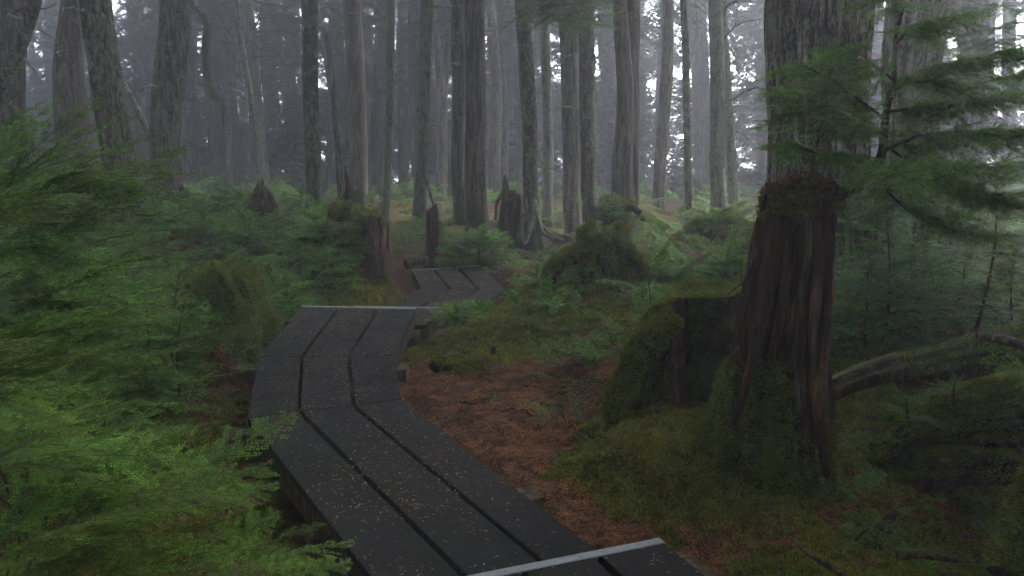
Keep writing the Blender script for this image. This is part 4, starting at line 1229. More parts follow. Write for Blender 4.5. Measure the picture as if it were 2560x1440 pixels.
def frond(root, base, p0, p1, mesh, Lm, roll=0.0, name='frond', nod=None):
    p0, p1 = np.asarray(p0, float), np.asarray(p1, float)
    x = p1 - p0; l = np.linalg.norm(x); x = x / l
    up = np.array([0, 0, 1.0]); y = np.cross(up, x); y /= np.linalg.norm(y); z = np.cross(x, y)
    c, s = math.cos(roll), math.sin(roll); y, z = c * y + s * z, -s * y + c * z
    o = bpy.data.objects.new(name, mesh); COL.objects.link(o); o.parent = root
    m4 = Matrix(((x[0], y[0], z[0], 0), (x[1], y[1], z[1], 0), (x[2], y[2], z[2], 0), (0, 0, 0, 1)))
    o.rotation_euler = m4.to_euler(); o.location = [float(v) for v in (p0 - base)]
    k = l / Lm; o.scale = (k, k, k)
    return o

TUFT_B = [tuft_mesh('bright_moss_sprig', 65 + i, 26, 0.032, 0.008, 0.020, leaf_mat('bright_moss', (0.12, 0.17, 0.03), (0.42, 0.50, 0.09), .3, .6, .8) if i == 0 else bpy.data.materials['bright_moss']) for i in range(2)]
# the tall dark stump ---------------------------------------------------------------------------
D7 = 4.2
root, base, V, Fs = stump('tall_stump', 'tall rotten dark red stump with a black mossy cap and a branch growing from it', 'tree stump',
    [(2002, 505, 78), (1997, 560, 86), (1978, 700, 100), (1948, 850, 110), (1920, 1000, 132), (1908, 1120, 158), (1904, 1225, 185)], D7,
    300, 240, 'dead_dark', 0.034, 0.10, 3, 'wood', 0.5, 0.30)
tall_stump, tall_base = root, base
H7 = V[:, 2].max()
add_moss(root, 'm', V, Fs, 6500, 31, lambda c, n: smooth(0.45, 0.0, c[:, 2] - 0.35 * (c[:, 0] < 0.05) - 0.35 * (fbm(c[:, 0] * 6, c[:, 1] * 6, c[:, 2] * 5, 3) - 0.45)) * (n[:, 1] < 0.4), TUFT_B, 'tuftb', 0.6, 1.0)
# the shaggy dark cap of moss and roots
capc = at(2004, 505, D7) - base
u_ = np.linspace(0, np.pi, 40); a_ = np.linspace(0, 2 * np.pi, 80, endpoint=False)
Uu, Aa = np.meshgrid(u_, a_, indexing='ij')
R_ = 0.158 * (1 + 1.3 * (fbm(np.cos(Aa) * np.sin(Uu) * 2, np.sin(Aa) * np.sin(Uu) * 2, np.cos(Uu) * 2, 4) - 0.5))
Vc = np.stack([R_ * np.sin(Uu) * np.cos(Aa), R_ * np.sin(Uu) * np.sin(Aa), 0.72 * R_ * np.cos(Uu)], -1).reshape(-1, 3) + capc
i = np.arange(39)[:, None] * 80; j = np.arange(80)[None]; j2 = (j + 1) % 80
Fc = [np.stack([i + j, i + 80 + j, i + 80 + j2, i + j2], -1).reshape(-1, 4)]
M['humus'] = simple('black_humus', (0.018, 0.014, 0.009), 0.95, 0.1)
link('moss_cap', npmesh('moss_cap', Vc, Fc, [M['humus']], None, True), root)
pts, nn, _ = sample_surface(Vc, Fc, 1500, 8, lambda c, n: (c[:, 2] < capc[2] + 0.06) + 0.15)
scatter('hanging_moss', 'tuftd', TUFT_D, pts, norm_euler(nn + [0, 0, 0.2], rt.uniform(0, 6, 1500)), rt.uniform(0.6, 1.2, 1500), 3, root)
pts, nn, _ = sample_surface(Vc, Fc, 500, 9, lambda c, n: n[:, 2] > 0.5)
scatter('fallen_needles', 'sliv', SLIV, pts, norm_euler(nn, rt.uniform(0, 6, 500)), rt.uniform(0.8, 1.5, 500), 3, root)
for q in range(26):      # small dead twigs on the cap
    p = capc + [rt.uniform(-.16, .16), rt.uniform(-.16, .05), 0.07 + rt.uniform(0, 0.03)]
    tp = twig_path(p, (rt.normal(), rt.normal(), rt.uniform(-0.1, 0.5)), rt.uniform(0.06, 0.20), rt, 0.5, 0.8, 6)
    Vt, Ft, _ = tube(tp, np.linspace(0.0028, 0.001, 6), 4)
    link('dead_twig', npmesh('dead_twig', Vt, Ft, [M['stick']]), root)
F_ = D7 - 0.20
for pts_, r0, mt in (([(2042, 555, F_ - .02), (2046, 700, F_ - .02), (2030, 860, F_ - .02), (2032, 1010, F_ - .04)], .022, 'dead_red'),
                 ([(2020, 540, F_), (2022, 640, F_), (2006, 720, F_), (2002, 800, F_ - .01)], .016, 'dead_pale'),
                 ([(2066, 1190, F_ - .15), (2052, 1060, F_ - .1), (2052, 900, F_), (2068, 760, F_ + .02), (2076, 590, F_ + .05)], .030, 'dead_dark'),
                 ([(1962, 600, F_), (1956, 760, F_), (1930, 900, F_)], .018, 'dead_dark'),
                 ([(1935, 560, F_), (1915, 720, F_), (1880, 900, F_), (1835, 1060, F_)], .024, 'dead_dark'),
                 ([(1990, 800, F_ - .01), (1984, 900, F_ - .02), (1996, 1000, F_ - .03), (1998, 1050, F_ - .05)], .010, 'dead_pale')):
    pp, s = resample([at(*p) for p in pts_], 60)
    Vt, Ft, _ = tube(pp - base, r0 * (0.5 + 0.7 * np.sin(np.linspace(0.2, 2.9, 60))), 12, lambda A, S, R: (fbm(np.cos(A) * 3, np.sin(A) * 3 + r0 * 300, S * 3, 3) - 0.5) * R * 1.1)
    link('wood_rib', npmesh('wood_rib', Vt, Ft, [M[mt]], None, True), root)
splinter(root, base, [at(1890, 620, F_), at(1862, 700, F_ - .05), at(1838, 720, F_ - .08), at(1798, 757, F_ - .1)], .006)
splinter(root, base, [at(1880, 690, F_), at(1862, 726, F_ - .03), at(1850, 756, F_ - .06)], .005)
splinter(root, base, [at(1888, 640, F_), at(1886, 580, F_), at(1884, 535, F_)], .006)
splinter(root, base, [at(2015, 640, F_ - .03), at(2010, 668, F_ - .04), at(2000, 700, F_ - .03)], .009)
splinter(root, base, [at(1876, 800, F_ - .06), at(1866, 812, F_ - .08), at(1874, 820, F_ - .08)], .003)
for q in range(5):
    side_root(root, base, [at(1840 + q * 55, 1060, D7 - 0.14), at(1826 + q * 58, 1130, D7 - 0.2), at(1800 + q * 68, 1200, D7 - 0.26), at(1760 + q * 88, 1262, D7 - 0.36)], .06, .02, 'dead_mossy', q, 260)

# the flat cut stump left of it -------------------------------------------------------------------
root, base, V, Fs = stump('cut_stump', 'square looking cut stump with a bright flat moss top left of the tall dark stump', 'tree stump',
    [(1760, 728, 86), (1762, 800, 84), (1764, 900, 84), (1770, 1000, 92), (1776, 1060, 105)], 4.95, 200, 110, 'dead_mossy', 0.014, 0.012, 8, 'wood', 0, 0.12)
add_moss(root, 'm', V, Fs, 1700, 32, lambda c, n: (n[:, 2] > 0.5) * (c[:, 2] > 0.4), TUFT_B, 'tuftb', 0.5, 0.95)
add_moss(root, 'm', V, Fs, 1700, 33, lambda c, n: smooth(0.50, 0.62, fbm(c[:, 0] * 5, c[:, 1] * 5, c[:, 2] * 4, 3) + 0.15 * (c[:, 2] < 0.15)), TUFT_D, 'tuftd')
side_root(root, base, [at(1695, 745, 4.8), at(1697, 850, 4.75), at(1690, 930, 4.7), at(1700, 1010, 4.65)], .045, .05, 'dead_red', 3, 0, 'wood_rib')
for q, (a_, b_, c_) in enumerate((((1690, 765, 4.85), (1640, 800, 4.8), (1575, 930, 4.7)), ((1680, 800, 4.75), (1610, 860, 4.65), (1545, 1000, 4.5)),
                                 ((1690, 800, 4.9), (1640, 850, 4.9), (1590, 960, 4.85)), ((1690, 850, 5.0), (1650, 880, 5.0), (1620, 980, 5.0)))):
    side_root(root, base, [at(*a_), at(*b_), at(*c_), at(c_[0] - 12, c_[1] + 60, c_[2] - .05)], .062, .055, 'dead_mossy', 10 + q, 900, 'root', 30, 24, meshes=TUFT_D if q != 1 else None)

# middle stumps -----------------------------------------------------------------------------------
root, base, V, Fs = stump('mossy_stump', 'bright green ragged moss covered stump right of the far boardwalk bend', 'tree stump',
    [(1516, 606, 32), (1512, 630, 42), (1512, 665, 54), (1512, 720, 64)], 8.1, 110, 70, 'dead_mossy', 0.05, 0.20, 14, 'wood', 0, 0.55)
add_moss(root, 'm', V, Fs, 3000, 41, lambda c, n: 0.3 + (n[:, 2] > 0.1), TUFT_B, 'tuftb', 0.9, 1.7)
side_root(root, base, [at(1470, 625, 8.0), at(1430, 640, 7.9), at(1392, 662, 7.8), at(1372, 700, 7.8)], .085, .07, 'dead_mossy', 5, 900)
side_root(root, base, [at(1530, 600, 8.0), at(1580, 640, 7.9), at(1620, 700, 7.8)], .09, .06, 'dead_mossy', 6, 700)
side_root(root, base, [at(1466, 580, 8.15), at(1462, 600, 8.05), at(1465, 700, 8.0)], .075, .06, 'dead_mossy', 7, 600)
side_root(root, base, [at(1552, 572, 8.15), at(1556, 600, 8.0), at(1552, 700, 7.9)], .065, .07, 'dead_mossy', 8, 600)
add_moss(root, 'm', V, Fs, 30, 48, lambda c, n: n[:, 2] > 0.0, SPR_FAR, 'fard', 0.22, 0.46, 'seedlings')
splinter(root, base, [at(1490, 560, 8.6), at(1484, 525, 8.6), at(1482, 512, 8.6)], .02, 'dead_pale')

root, base, V, Fs = stump('mossy_stump', 'domed stump capped with yellow green moss left of the path, bare brown at its right', 'tree stump',
    [(905, 532, 52), (900, 548, 66), (898, 580, 70), (896, 625, 78)], 9.3, 110, 60, 'dead_red', 0.03, 0.05, 21, 'wood', 0.5, 0.25)
add_moss(root, 'm', V, Fs, 2200, 42, lambda c, n: smooth(0.12, -0.02, c[:, 0] - 0.5 * np.clip(n[:, 2], 0, 1)), TUFT, 'tuft', 1.2, 2.0)
splinter(root, base, [at(968, 625, 9.1), at(970, 570, 9.1), at(962, 535, 9.1)], .014, 'dead_pale')
side_root(root, base, [at(932, 540, 9.05), at(928, 575, 9.0), at(938, 622, 8.95)], .05, .035, 'dead_red', 5, 0, 'wood_rib')
side_root(root, base, [at(950, 545, 9.1), at(958, 580, 9.05), at(955, 622, 9.0)], .04, .03, 'dead_pale', 6, 0, 'wood_rib')

root, base, V, Fs = stump('pointed_stump', 'pointed dark red stump tapering to a spike, under the misty trunks at the left', 'tree stump',
    [(654, 472, 10), (655, 490, 24), (658, 520, 34), (662, 560, 40), (664, 585, 46)], 11.6, 90, 60, 'dead_red', 0.03, 0.09, 33, 'wood', 0.3, 0.25)
splinter(root, base, [at(668, 575, 11.3), at(662, 500, 11.35), at(656, 448, 11.4)], .05, 'dead_red')
splinter(root, base, [at(692, 575, 11.3), at(694, 540, 11.35), at(688, 512, 11.4)], .04, 'dead_red')
side_root(root, base, [at(645, 490, 11.5), at(628, 530, 11.4), at(610, 575, 11.3)], .09, .06, 'dead_dark', 4, 0)
side_root(root, base, [at(655, 480, 11.3), at(664, 530, 11.25), at(668, 580, 11.2)], .05, .06, 'dead_pale', 4, 0, 'wood_rib')

root, base, V, Fs = stump('broken_post', 'narrow upright broken post of dead wood behind the end of the boardwalk', 'tree stump',
    [(1078, 530, 11), (1080, 560, 14), (1080, 610, 16), (1079, 656, 19)], 11.2, 60, 50, 'dead_red', 0.035, 0.16, 44, 'wood', 0.4, 0.3)
root, base, V, Fs = stump('leaning_stub', 'small leaning mossy stub beside the foot of the thick grey trunk', 'tree stump',
    [(457, 475, 8), (463, 495, 15), (472, 525, 17), (484, 560, 19)], 12.2, 50, 30, 'dead_mossy', 0.015, 0.10, 51)
root, base, V, Fs = stump('low_snag', 'low broken snag with thin upright splinters left of the pointed stump', 'tree stump',
    [(525, 512, 20), (525, 530, 24), (526, 560, 26)], 12.8, 60, 30, 'dead_mossy', 0.02, 0.10, 52)
splinter(root, base, [at(537, 560, 12.6), at(538, 530, 12.6), at(537, 506, 12.6)], .025, 'dead_pale')
splinter(root, base, [at(516, 530, 12.6), at(516, 505, 12.6), at(516, 488, 12.6)], .012, 'dead_dark')
root, base, V, Fs = stump('small_stump', 'small mossy stump at the foot of the thin broken snag', 'tree stump',
    [(880, 478, 20), (882, 500, 26), (882, 530, 28)], 12.8, 60, 30, 'dead_mossy', 0.02, 0.06, 53)
splinter(root, base, [at(872, 500, 12.6), at(866, 440, 12.7), at(862, 415, 12.8)], .05, 'dead_red')
root, base, V, Fs = stump('mossy_hump_stump', 'low moss grown stump hidden in fronds in front of the twin stemmed tree', 'tree stump',
    [(1540, 508, 36), (1538, 525, 48), (1538, 560, 60)], 11.8, 70, 30, 'dead_mossy', 0.03, 0.06, 57)
add_moss(root, 'm', V, Fs, 900, 43, lambda c, n: 0.4 + n[:, 2] * 0.5, TUFT_D, 'tuftd', 1.6, 2.6)
side_root(root, base, [at(1565, 518, 11.6), at(1585, 520, 11.4), at(1598, 532, 11.3)], .045, .05, 'dead_pale', 5, 0, 'broken_log')
# the overgrown lump left of the walk
root, base, V, Fs = stump('overgrown_stump', 'shaggy overgrown stump between the thicket and the long boardwalk section', 'tree stump',
    [(530, 688, 46), (540, 715, 74), (555, 760, 96), (565, 830, 112)], 6.5, 110, 60, 'dead_mossy', 0.03, 0.10, 61, 'wood', 0, 0.4)
add_moss(root, 'm', V, Fs, 3400, 44, lambda c, n: 0.3 + np.clip(n[:, 2], 0, 1), TUFT_B, 'tuftb', 1.0, 1.7)
add_moss(root, 'm', V, Fs, 46, 45, lambda c, n: n[:, 2] > 0.2, SPR_FAR, 'fard', 0.22, 0.46, 'seedlings')
overgrown = root

# old root mass left of the curving foot trunk
root, base, V, Fs = stump('root_mass', 'dark old root mass with roots arching down, left of the curving foot trunk', 'tree roots',
    [(1286, 490, 15), (1284, 512, 24), (1280, 550, 30), (1278, 592, 38)], 14.3, 80, 40, 'dead_dark', 0.05, 0.10, 71, 'wood', 0.6, 0.4)
side_root(root, base, [at(1262, 500, 14.1), at(1264, 465, 14.1), at(1262, 438, 14.1)], .09, .02, 'dead_red', 2, 0, 'splinter', 20, 8)
for q, ppx in enumerate(([(1290, 478), (1262, 484), (1243, 505), (1238, 550)], [(1292, 486), (1268, 494), (1252, 522), (1249, 580)], [(1296, 492), (1280, 505), (1268, 545), (1264, 592)], [(1300, 500), (1290, 540), (1284, 594)])):
    side_root(root, base, [at(x, y, 13.9) for x, y in ppx], .035, .024, 'dead_red', q, 0, 'root', 20, 8)

# fallen logs and wood on the right ---------------------------------------------------------------
def log(name, label, pts, r0, r1, mat, moss=0, seed=1, seg=40, cat='fallen log', n_=90, msh=None, lump=0.35):
    base = np.asarray(pts[0], float); root = thing(name, label, cat, base)
    pp, s = resample([np.asarray(p, float) for p in pts], n_)
    V, Fs, _ = tube(pp - base, np.linspace(r0, r1, n_), seg, lambda A, S, R: (fbm(np.cos(A) * 3.5 + seed, np.sin(A) * 3.5, S * 1.2, 4) - 0.5) * R * 0.6 + (fbm(np.cos(A) + seed, np.sin(A), S * 2, 2) - 0.5) * R * lump)
    link('wood', npmesh('wood', V, Fs, [M[mat]], None, True), root)
    if moss: add_moss(root, 'm', V, Fs, moss, seed, lambda c, n: np.clip(n[:, 2] + 0.25, 0, None), msh)
    return root, base, V, Fs
log('fallen_log', 'broken reddish log end pointing left behind the tall dark stump', [at(2255, 915, 4.6), at(2150, 945, 4.55), at(2050, 985, 4.5), at(1990, 1010, 4.5)], .075, .060, 'dead_red', 0, 3)
log('fallen_log', 'long dark log lying right of the broken reddish log end', [at(2235, 935, 4.9), at(2330, 915, 4.85), at(2430, 895, 4.8), at(2600, 860, 4.7)], .10, .13, 'dead_dark', 120, 4, msh=TUFT_D)
root, base, V, Fs = log('mossy_log', 'fat moss covered log overhanging the dark hollow at the right edge', [at(2238, 1118, 3.95), at(2310, 1062, 3.85), at(2430, 1035, 3.8), at(2620, 1010, 3.7), at(2850, 990, 3.6)], .055, .22, 'dead_mossy', 5200, 5, 50, 'fallen log', 110, None, 0.7)
log('added_bank', 'dark crumbling earth bank at the back of the hollow under the moss covered log', [at(2190, 1180, 4.25), at(2330, 1160, 4.15), at(2480, 1150, 4.1), at(2700, 1150, 4.0)], .12, .20, 'dead_dark', 900, 21, 60, 'earth bank', 100, TUFT_D, 1.3)  # dark backing added so the hollow under the log reads black
log('mossy_log', 'second mossy log end at the lower right corner beside the dark hollow', [at(2520, 1440, 2.9), at(2570, 1330, 3.0), at(2640, 1180, 3.1)], .07, .10, 'dead_mossy', 900, 6)
log('slanting_branch', 'bare weathered branch slanting down from the right edge above the log', [at(2440, 838, 4.5), at(2510, 850, 4.4), at(2600, 880, 4.3)], .018, .030, 'dead_pale', 0, 7, 12, 'branch', 30)
log('wood_shard', 'reddish split wood shard lying on the moss near the bottom right', [at(2240, 1388, 3.15), at(2300, 1386, 3.13), at(2395, 1400, 3.1)], .022, .012, 'dead_red', 0, 8, 12, 'wood piece', 24)
log('stick', 'thin dark stick lying in the moss, pale at its upper tip', [at(1968, 1338, 3.3), at(2020, 1382, 3.15), at(2110, 1440, 3.0)], .006, .013, 'stick', 0, 9, 8, 'stick', 24)
log('rotten_stub', 'small reddish rotten stub standing in the moss right of the tall stump', [at(2212, 1325, 3.55), at(2224, 1298, 3.55), at(2242, 1278, 3.56)], .034, .014, 'dead_red', 0, 10, 24, 'tree stump', 20)
log('mossy_stub', 'tiny dark stub poking from the moss right of the boardwalk', [at(1234, 885, 6.2), at(1234, 865, 6.2)], .020, .022, 'dead_dark', 0, 11, 16, 'tree stump', 10)
log('small_stub', 'dark knobbly clod beside the right edge of the long section', [at(1085, 918, 5.7), at(1100, 905, 5.75), at(1125, 918, 5.7)], .045, .03, 'dead_dark', 40, 12, 16, 'wood clod', 14)
log('far_log', 'weathered low log lying in front of the broken post', [at(1015, 660, 9.6), at(1040, 652, 9.7), at(1066, 650, 9.8)], .05, .05, 'dead_pale', 0, 13, 16, 'fallen log', 20)
log('mound_log', 'small dark log nosing out of the bare slope behind the ragged mossy stump', [at(1600, 545, 11.3), at(1640, 555, 11.3), at(1672, 572, 11.2)], .035, .03, 'dead_dark', 60, 14, 16, 'fallen log', 24)
for pa, pb, lab, mt, r0 in (((1150, 1004, 5.35), (1185, 1010, 5.3), 'small pale chip of wood on the needle litter right of the walk', 'dead_pale', .012),
                 ((1210, 1092, 4.8), (1240, 1096, 4.75), 'lower pale bark chip on the litter, near the walk edge', 'dead_pale', .012),
                 ((1345, 1062, 4.9), (1362, 1068, 4.85), 'orange splinter of wood on the litter', 'stick', .008),
                 ((1415, 1072, 4.85), (1460, 1058, 4.9), 'flat grey brown bark flake on the litter slope', 'dead_pale', .015),
                 ((2140, 1350, 3.3), (2172, 1322, 3.35), 'short orange brown stick standing in moss near the shard', 'dead_red', .007),
                 ((1305, 1215, 4.1), (1308, 1186, 4.1), 'tiny pale twig sticking up from the litter', 'stick', .003),
                 ((2440, 1300, 3.4), (2500, 1370, 3.3), 'pale lichened stick at the dark hollow', 'bark_lichen', .009),
                 ((1640, 1118, 4.3), (1722, 1148, 4.25), 'curved pale twig on the mossy hump', 'stick', .004),
                 ((1655, 1160, 4.2), (1668, 1120, 4.25), 'short twig standing on the mossy hump', 'stick', .004)):
    log('wood_piece' if r0 > .0075 else 'twig', lab, [at(*pa), (at(*pa) + at(*pb)) / 2 + [0, 0, .006], at(*pb)], r0, r0 * .7, mt, 0, r0 * 1000, 7, 'wood piece' if r0 > .0075 else 'twig', 10)

# the pile of dead twigs in front of the cut stump
base = at(1480, 930, 5.3); base[2] = gz(base[0], base[1])
root = thing('twig_pile', 'tangle of dead twigs and branch bits on the litter left of the cut stump', 'twigs', base)
for q in range(60):
    x = base[0] + rt.normal(0, .24); y = base[1] + rt.normal(0, .30); p = np.array([x, y, gz(x, y) + rt.uniform(0.0, .05)]) - base
    tp = twig_path(p, (rt.normal(), rt.normal() * .7, rt.uniform(-.05, .25)), rt.uniform(.12, .42), rt, .35, .5, 8)
    Vt, Ft, _ = tube(tp, np.linspace(rt.uniform(.003, .008), .0015, 8), 5)
    link('twig', npmesh('twig', Vt, Ft, [M['stick'] if q % 3 else M['dead_dark']], None, True), root)
tw = []
r = np.random.default_rng(71)
for q in range(420):
    d_ = r.uniform(2.6, 9) ; x = r.uniform(-.6, .62) * d_; 
    wd_, _ = walk_d(np.array([x]), np.array([d_]))
    if wd_[0] < .05: continue
    p = np.array([x, d_, gz(x, d_) + .008]); tp = twig_path(p, (r.normal(), r.normal(), .1), r.uniform(.05, .26), r, .3, .5, 6)
    tw.append(tube(tp, np.linspace(r.uniform(.0015, .004), .001, 6), 4)[:2])
V, F = merge(tw)
tag(link('fallen_twigs', npmesh('fallen_twigs', V, F, [M['stick']], None, True)), 'small dead twigs littering the forest floor', 'twigs', None, 'stuff')

# ------------------------------------------------------------------ hemlocks near by
def sapling(label, x, y, H, nbr, meshes, seed, Lm=0.7, blen=0.5, group=None, lean=(0, 0), rise=(0.0, 0.45), z=None, bias=None, cat='young tree'):
    r = np.random.default_rng(seed)
    zb = gz(x, y) - 0.02 if z is None else z
    base = np.array([x, y, zb]); root = thing('young_hemlock', label, cat, base, group)
    zs = np.linspace(0, H, 10)
    path = np.stack([lean[0] * zs + 0.04 * H * np.sin(zs / H * 4 + seed), lean[1] * zs, zs], 1)
    V, Fs, _ = tube(path, np.linspace(0.006 + 0.008 * H, 0.002, 10), 6)
    link('stem', npmesh('stem', V, Fs, [M['twig']], None, True), root)
    for q in range(nbr):
        t = (q + r.uniform(0.1, 0.9)) / nbr
        h = H * (0.08 + 0.90 * t)
        p = np.array([np.interp(h, zs, path[:, 0]), np.interp(h, zs, path[:, 1]), h])
        az = q * 2.399 + r.normal(0, 0.4)
        if bias is not None and r.random() < bias[1]: az = bias[0] + r.normal(0, 0.6)
        l = blen * (1 - 0.72 * t) * r.uniform(0.75, 1.15)
        ri = rise[0] + (rise[1] - rise[0]) * t + r.normal(0, 0.10)
        o = bpy.data.objects.new('branch', meshes[int(r.integers(len(meshes)))]); COL.objects.link(o); o.parent = root
        o.location = [float(v) for v in p]
        o.rotation_euler = (float(r.normal(0, 0.22)), -float(ri), float(az)); k = l / Lm
        o.scale = (k, k, k)
    # drooping leader
    o = bpy.data.objects.new('leader', meshes[0]); COL.objects.link(o); o.parent = root
    o.location = [float(v) for v in path[-2]]; o.rotation_euler = (0.3, -0.9, float(r.uniform(0, 6))); o.scale = (blen * .3 / Lm,) * 3
    return root, base

LMK = [(315, 540, 'the rugged dark lichen spotted trunk'), (424, 520, 'the thick grey trunk'), (470, 555, 'the leaning mossy stub'), (525, 545, 'the low snag'), (655, 575, 'the pointed stump'),
 (560, 760, 'the overgrown stump'), (782, 545, 'the straight dark trunk'), (895, 620, 'the domed stump'), (1000, 690, 'the far boardwalk end'), (1200, 620, 'the round hemlock bush'), (620, 900, 'the jutting sleeper'),
 (1512, 680, 'the ragged mossy stump'), (1760, 740, 'the cut stump'), (1780, 600, 'the mossy mound'), (1700, 600, 'the bare slope'), (2060, 590, 'the huge furrowed trunk'), (2262, 580, 'the very thick trunk'),
 (2150, 940, 'the broken red log'), (2400, 900, 'the long dark log'), (2510, 850, 'the slanting weathered branch'), (60, 520, 'the thick left edge trunk'), (30, 850, 'the brown tipped frond'), (100, 520, 'the bright left edge spray'),
 (210, 510, 'the reddish brown trunk'), (2430, 500, 'the faded forked trunk'), (2330, 700, 'the big understorey sapling')]
_pending = []
def name_pending():
    by = {}
    for root, word, px, py, d_ in _pending:
        lm = min(LMK, key=lambda l: math.hypot((l[0] - px), 1.6 * (l[1] - py)))
        dx, dy = px - lm[0], py - lm[1]
        rel = ('left of ' if dx < 0 else 'right of ') if abs(dx) > abs(dy) else ('below ' if dy > 0 else 'just above ')
        by.setdefault((word, rel + lm[2]), []).append((d_, root))
    for (word, key), li in by.items():
        for k_, (d_, root) in enumerate(sorted(li, key=lambda t: t[0])):
            root['label'] = ('%s%s %s' % ((ORD[k_] + 'nearest ') if len(li) > 1 else '', word, key))
def X(px, d): return (px - 1280) / FPX * d / math.cos(TH) * (math.cos(TH))

rs = np.random.default_rng(99)
ZONES = [
 # name label, px0, px1, d0, d1, n, H0, H1, branch len, meshes
 ('far low green hemlock sapling in the carpet below the misty trunks left of the path', 330, 820, 8.6, 12.5, 30, .28, .55, .60, SPR_FAR),
 ('low feathery hemlock sapling in the thicket between overgrown stump and domed stump', 680, 1010, 7.4, 9.0, 12, .22, .42, .50, SPR_FAR),
 ('waist high hemlock sapling deep in the dense green thicket at the left', -40, 420, 5.6, 9.0, 26, .45, .85, .65, SPR_MID),
 ('spreading hemlock sapling in the thicket nearest the mossy clearing', 0, 230, 4.4, 5.6, 10, .35, .62, .55, SPR_MID),
 ('dim hemlock sapling in the shady understorey right of the tall stump', 2110, 2600, 5.3, 7.4, 16, .5, 1.05, .62, SPR_SHADED),
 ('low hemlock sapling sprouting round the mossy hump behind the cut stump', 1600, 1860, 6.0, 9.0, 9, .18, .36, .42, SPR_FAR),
 ('small hemlock sapling on the slope behind the huge furrowed trunk', 1860, 2500, 8.0, 12.0, 12, .3, .7, .6, SPR_SHADED),
 ('tiny hemlock seedling beside the ragged mossy stump', 1340, 1660, 7.2, 8.4, 8, .12, .24, .34, SPR_FAR),
]
SW = ['far low green hemlock sapling', 'low feathery hemlock sapling', 'waist high green hemlock sapling', 'spreading knee high hemlock sapling', 'dim understorey hemlock sapling', 'low sprouting hemlock', 'small distant dim hemlock', 'tiny hemlock seedling']
for zi, (lab, x0_, x1_, d0_, d1_, n_, H0, H1, bl, ms) in enumerate(ZONES):
    for q in range(n_):
        d_ = rs.uniform(d0_, d1_); px = rs.uniform(x0_, x1_); x = X(px, d_)
        wd_, _ = walk_d(np.array([x]), np.array([d_]))
        if wd_[0] < 0.5: x -= (0.70 - wd_[0]) * (1 if px < 1100 else -1)
        H = rs.uniform(H0, H1)
        sp_root, sp_base = sapling(lab, x, d_, H, int(9 + 16 * H), ms, 4000 + zi * 100 + q, 0.5 if ms is SPR_FAR else 0.7, bl * rs.uniform(.8, 1.15), lab.replace('sapling', 'saplings', 1).replace('seedling', 'seedlings', 1), (rs.normal(0, .15), rs.normal(0, .15)))
        zc_ = d_ * math.cos(TH) + (EYE - sp_base[2] - H / 2) * math.sin(TH)
        py_ = 720 - FPX * (-(EYE - sp_base[2] - H / 2) * math.cos(TH) + d_ * math.sin(TH)) / zc_
        _pending.append((sp_root, SW[zi], 1280 + FPX * x / zc_, py_, d_))
name_pending()

# named single saplings
def dome_bush(label, c, rx, rz, n_, meshes, Lm, l0, l1, seed):
    r = np.random.default_rng(seed); base = np.asarray(c, float)
    root = thing('hemlock_bush', label, 'bush', base)
    for q in range(n_):
        a = r.uniform(0, 2 * np.pi); u = r.random() ** .7
        s0 = np.array([math.cos(a) * u * rx * .65, math.sin(a) * u * rx * .65, rz * (1 - u * u) * .75])
        el = r.uniform(-.05, .45) + .5 * (1 - u); a2 = a + r.normal(0, .5); l = r.uniform(l0, l1)
        frond(root, base, base + s0, base + s0 + l * np.array([math.cos(a2) * math.cos(el), math.sin(a2) * math.cos(el), math.sin(el) * .7]), meshes[int(r.integers(len(meshes)))], Lm, r.normal(0, .35))
    Vt, Ft, _ = tube([[0, 0, -.1], [0.02, 0, rz * .5], [0, 0.02, rz * .8]], [.014, .01, .004], 6)
    link('stem', npmesh('stem', Vt, Ft, [M['twig']], None, True), root)
dome_bush('round dense hemlock bush just behind the far end of the boardwalk', at(1195, 668, 11.0), .46, .52, 130, SPR_FAR, .5, .22, .40, 1)
dome_bush('dark bushy hemlock crowning the mossy mound under the light grey trunk', at(1785, 590, 10.7), .38, .34, 70, SPR_FAR, .5, .2, .36, 2)
sapling('bushy small hemlock on the low moss grown stump before the twin stemmed tree', at(1535, 540, 11.6)[0], 11.5, .30, 24, SPR_MID, 3, .7, .42, rise=(.1, .6), z=float(at(1535, 540, 11.5)[2]))
sapling('little bright hemlock seedling at the right edge of the short boardwalk piece', at(1140, 800, 7.3)[0], 7.3, .16, 22, SPR_FAR, 4, .5, .34, rise=(.2, .7), z=float(at(1140, 815, 7.3)[2]))
sapling('low fern like hemlock seedling hiding the near right corner of the kinked boardwalk section', at(1200, 790, 7.9)[0], 7.9, .14, 22, SPR_FAR, 24, .5, .34, rise=(.2, .7), z=float(at(1200, 800, 7.9)[2]))
sapling('thin upright hemlock seedling standing behind the cut stump', at(1690, 720, 6.5)[0], 6.5, .42, 16, SPR_MID, 5, .7, .22)
sapling('small green seedling leaning from the moss left of the tall dark stump', at(1620, 800, 5.4)[0], 5.4, .35, 14, SPR_MID, 6, .7, .30, z=float(at(1640, 840, 5.3)[2]))
sapling('seedling with pale new growth beside the dark stump between it and the bare slope', at(1860, 640, 6.2)[0], 6.2, .55, 18, SPR_MID, 7, .7, .34)
sapling('tall hemlock sapling at the left edge with long sprays reaching to the right', X(-50, 4.3), 4.3, 1.95, 46, SPR_MID, 8, .7, 1.05, rise=(-.05, .55), bias=(0.1, .55))
sapling('second tall hemlock sapling just behind the one at the left edge', X(70, 5.2), 5.2, 1.45, 40, SPR_MID, 9, .7, .95, rise=(-.1, .5), bias=(0.2, .35))
sapling('bright hemlock sapling standing in front of the dark lichen spotted trunk', X(230, 6.2), 6.2, 1.0, 30, SPR_MID, 10, .7, .85, rise=(-.1, .45), bias=(0.2, .3))
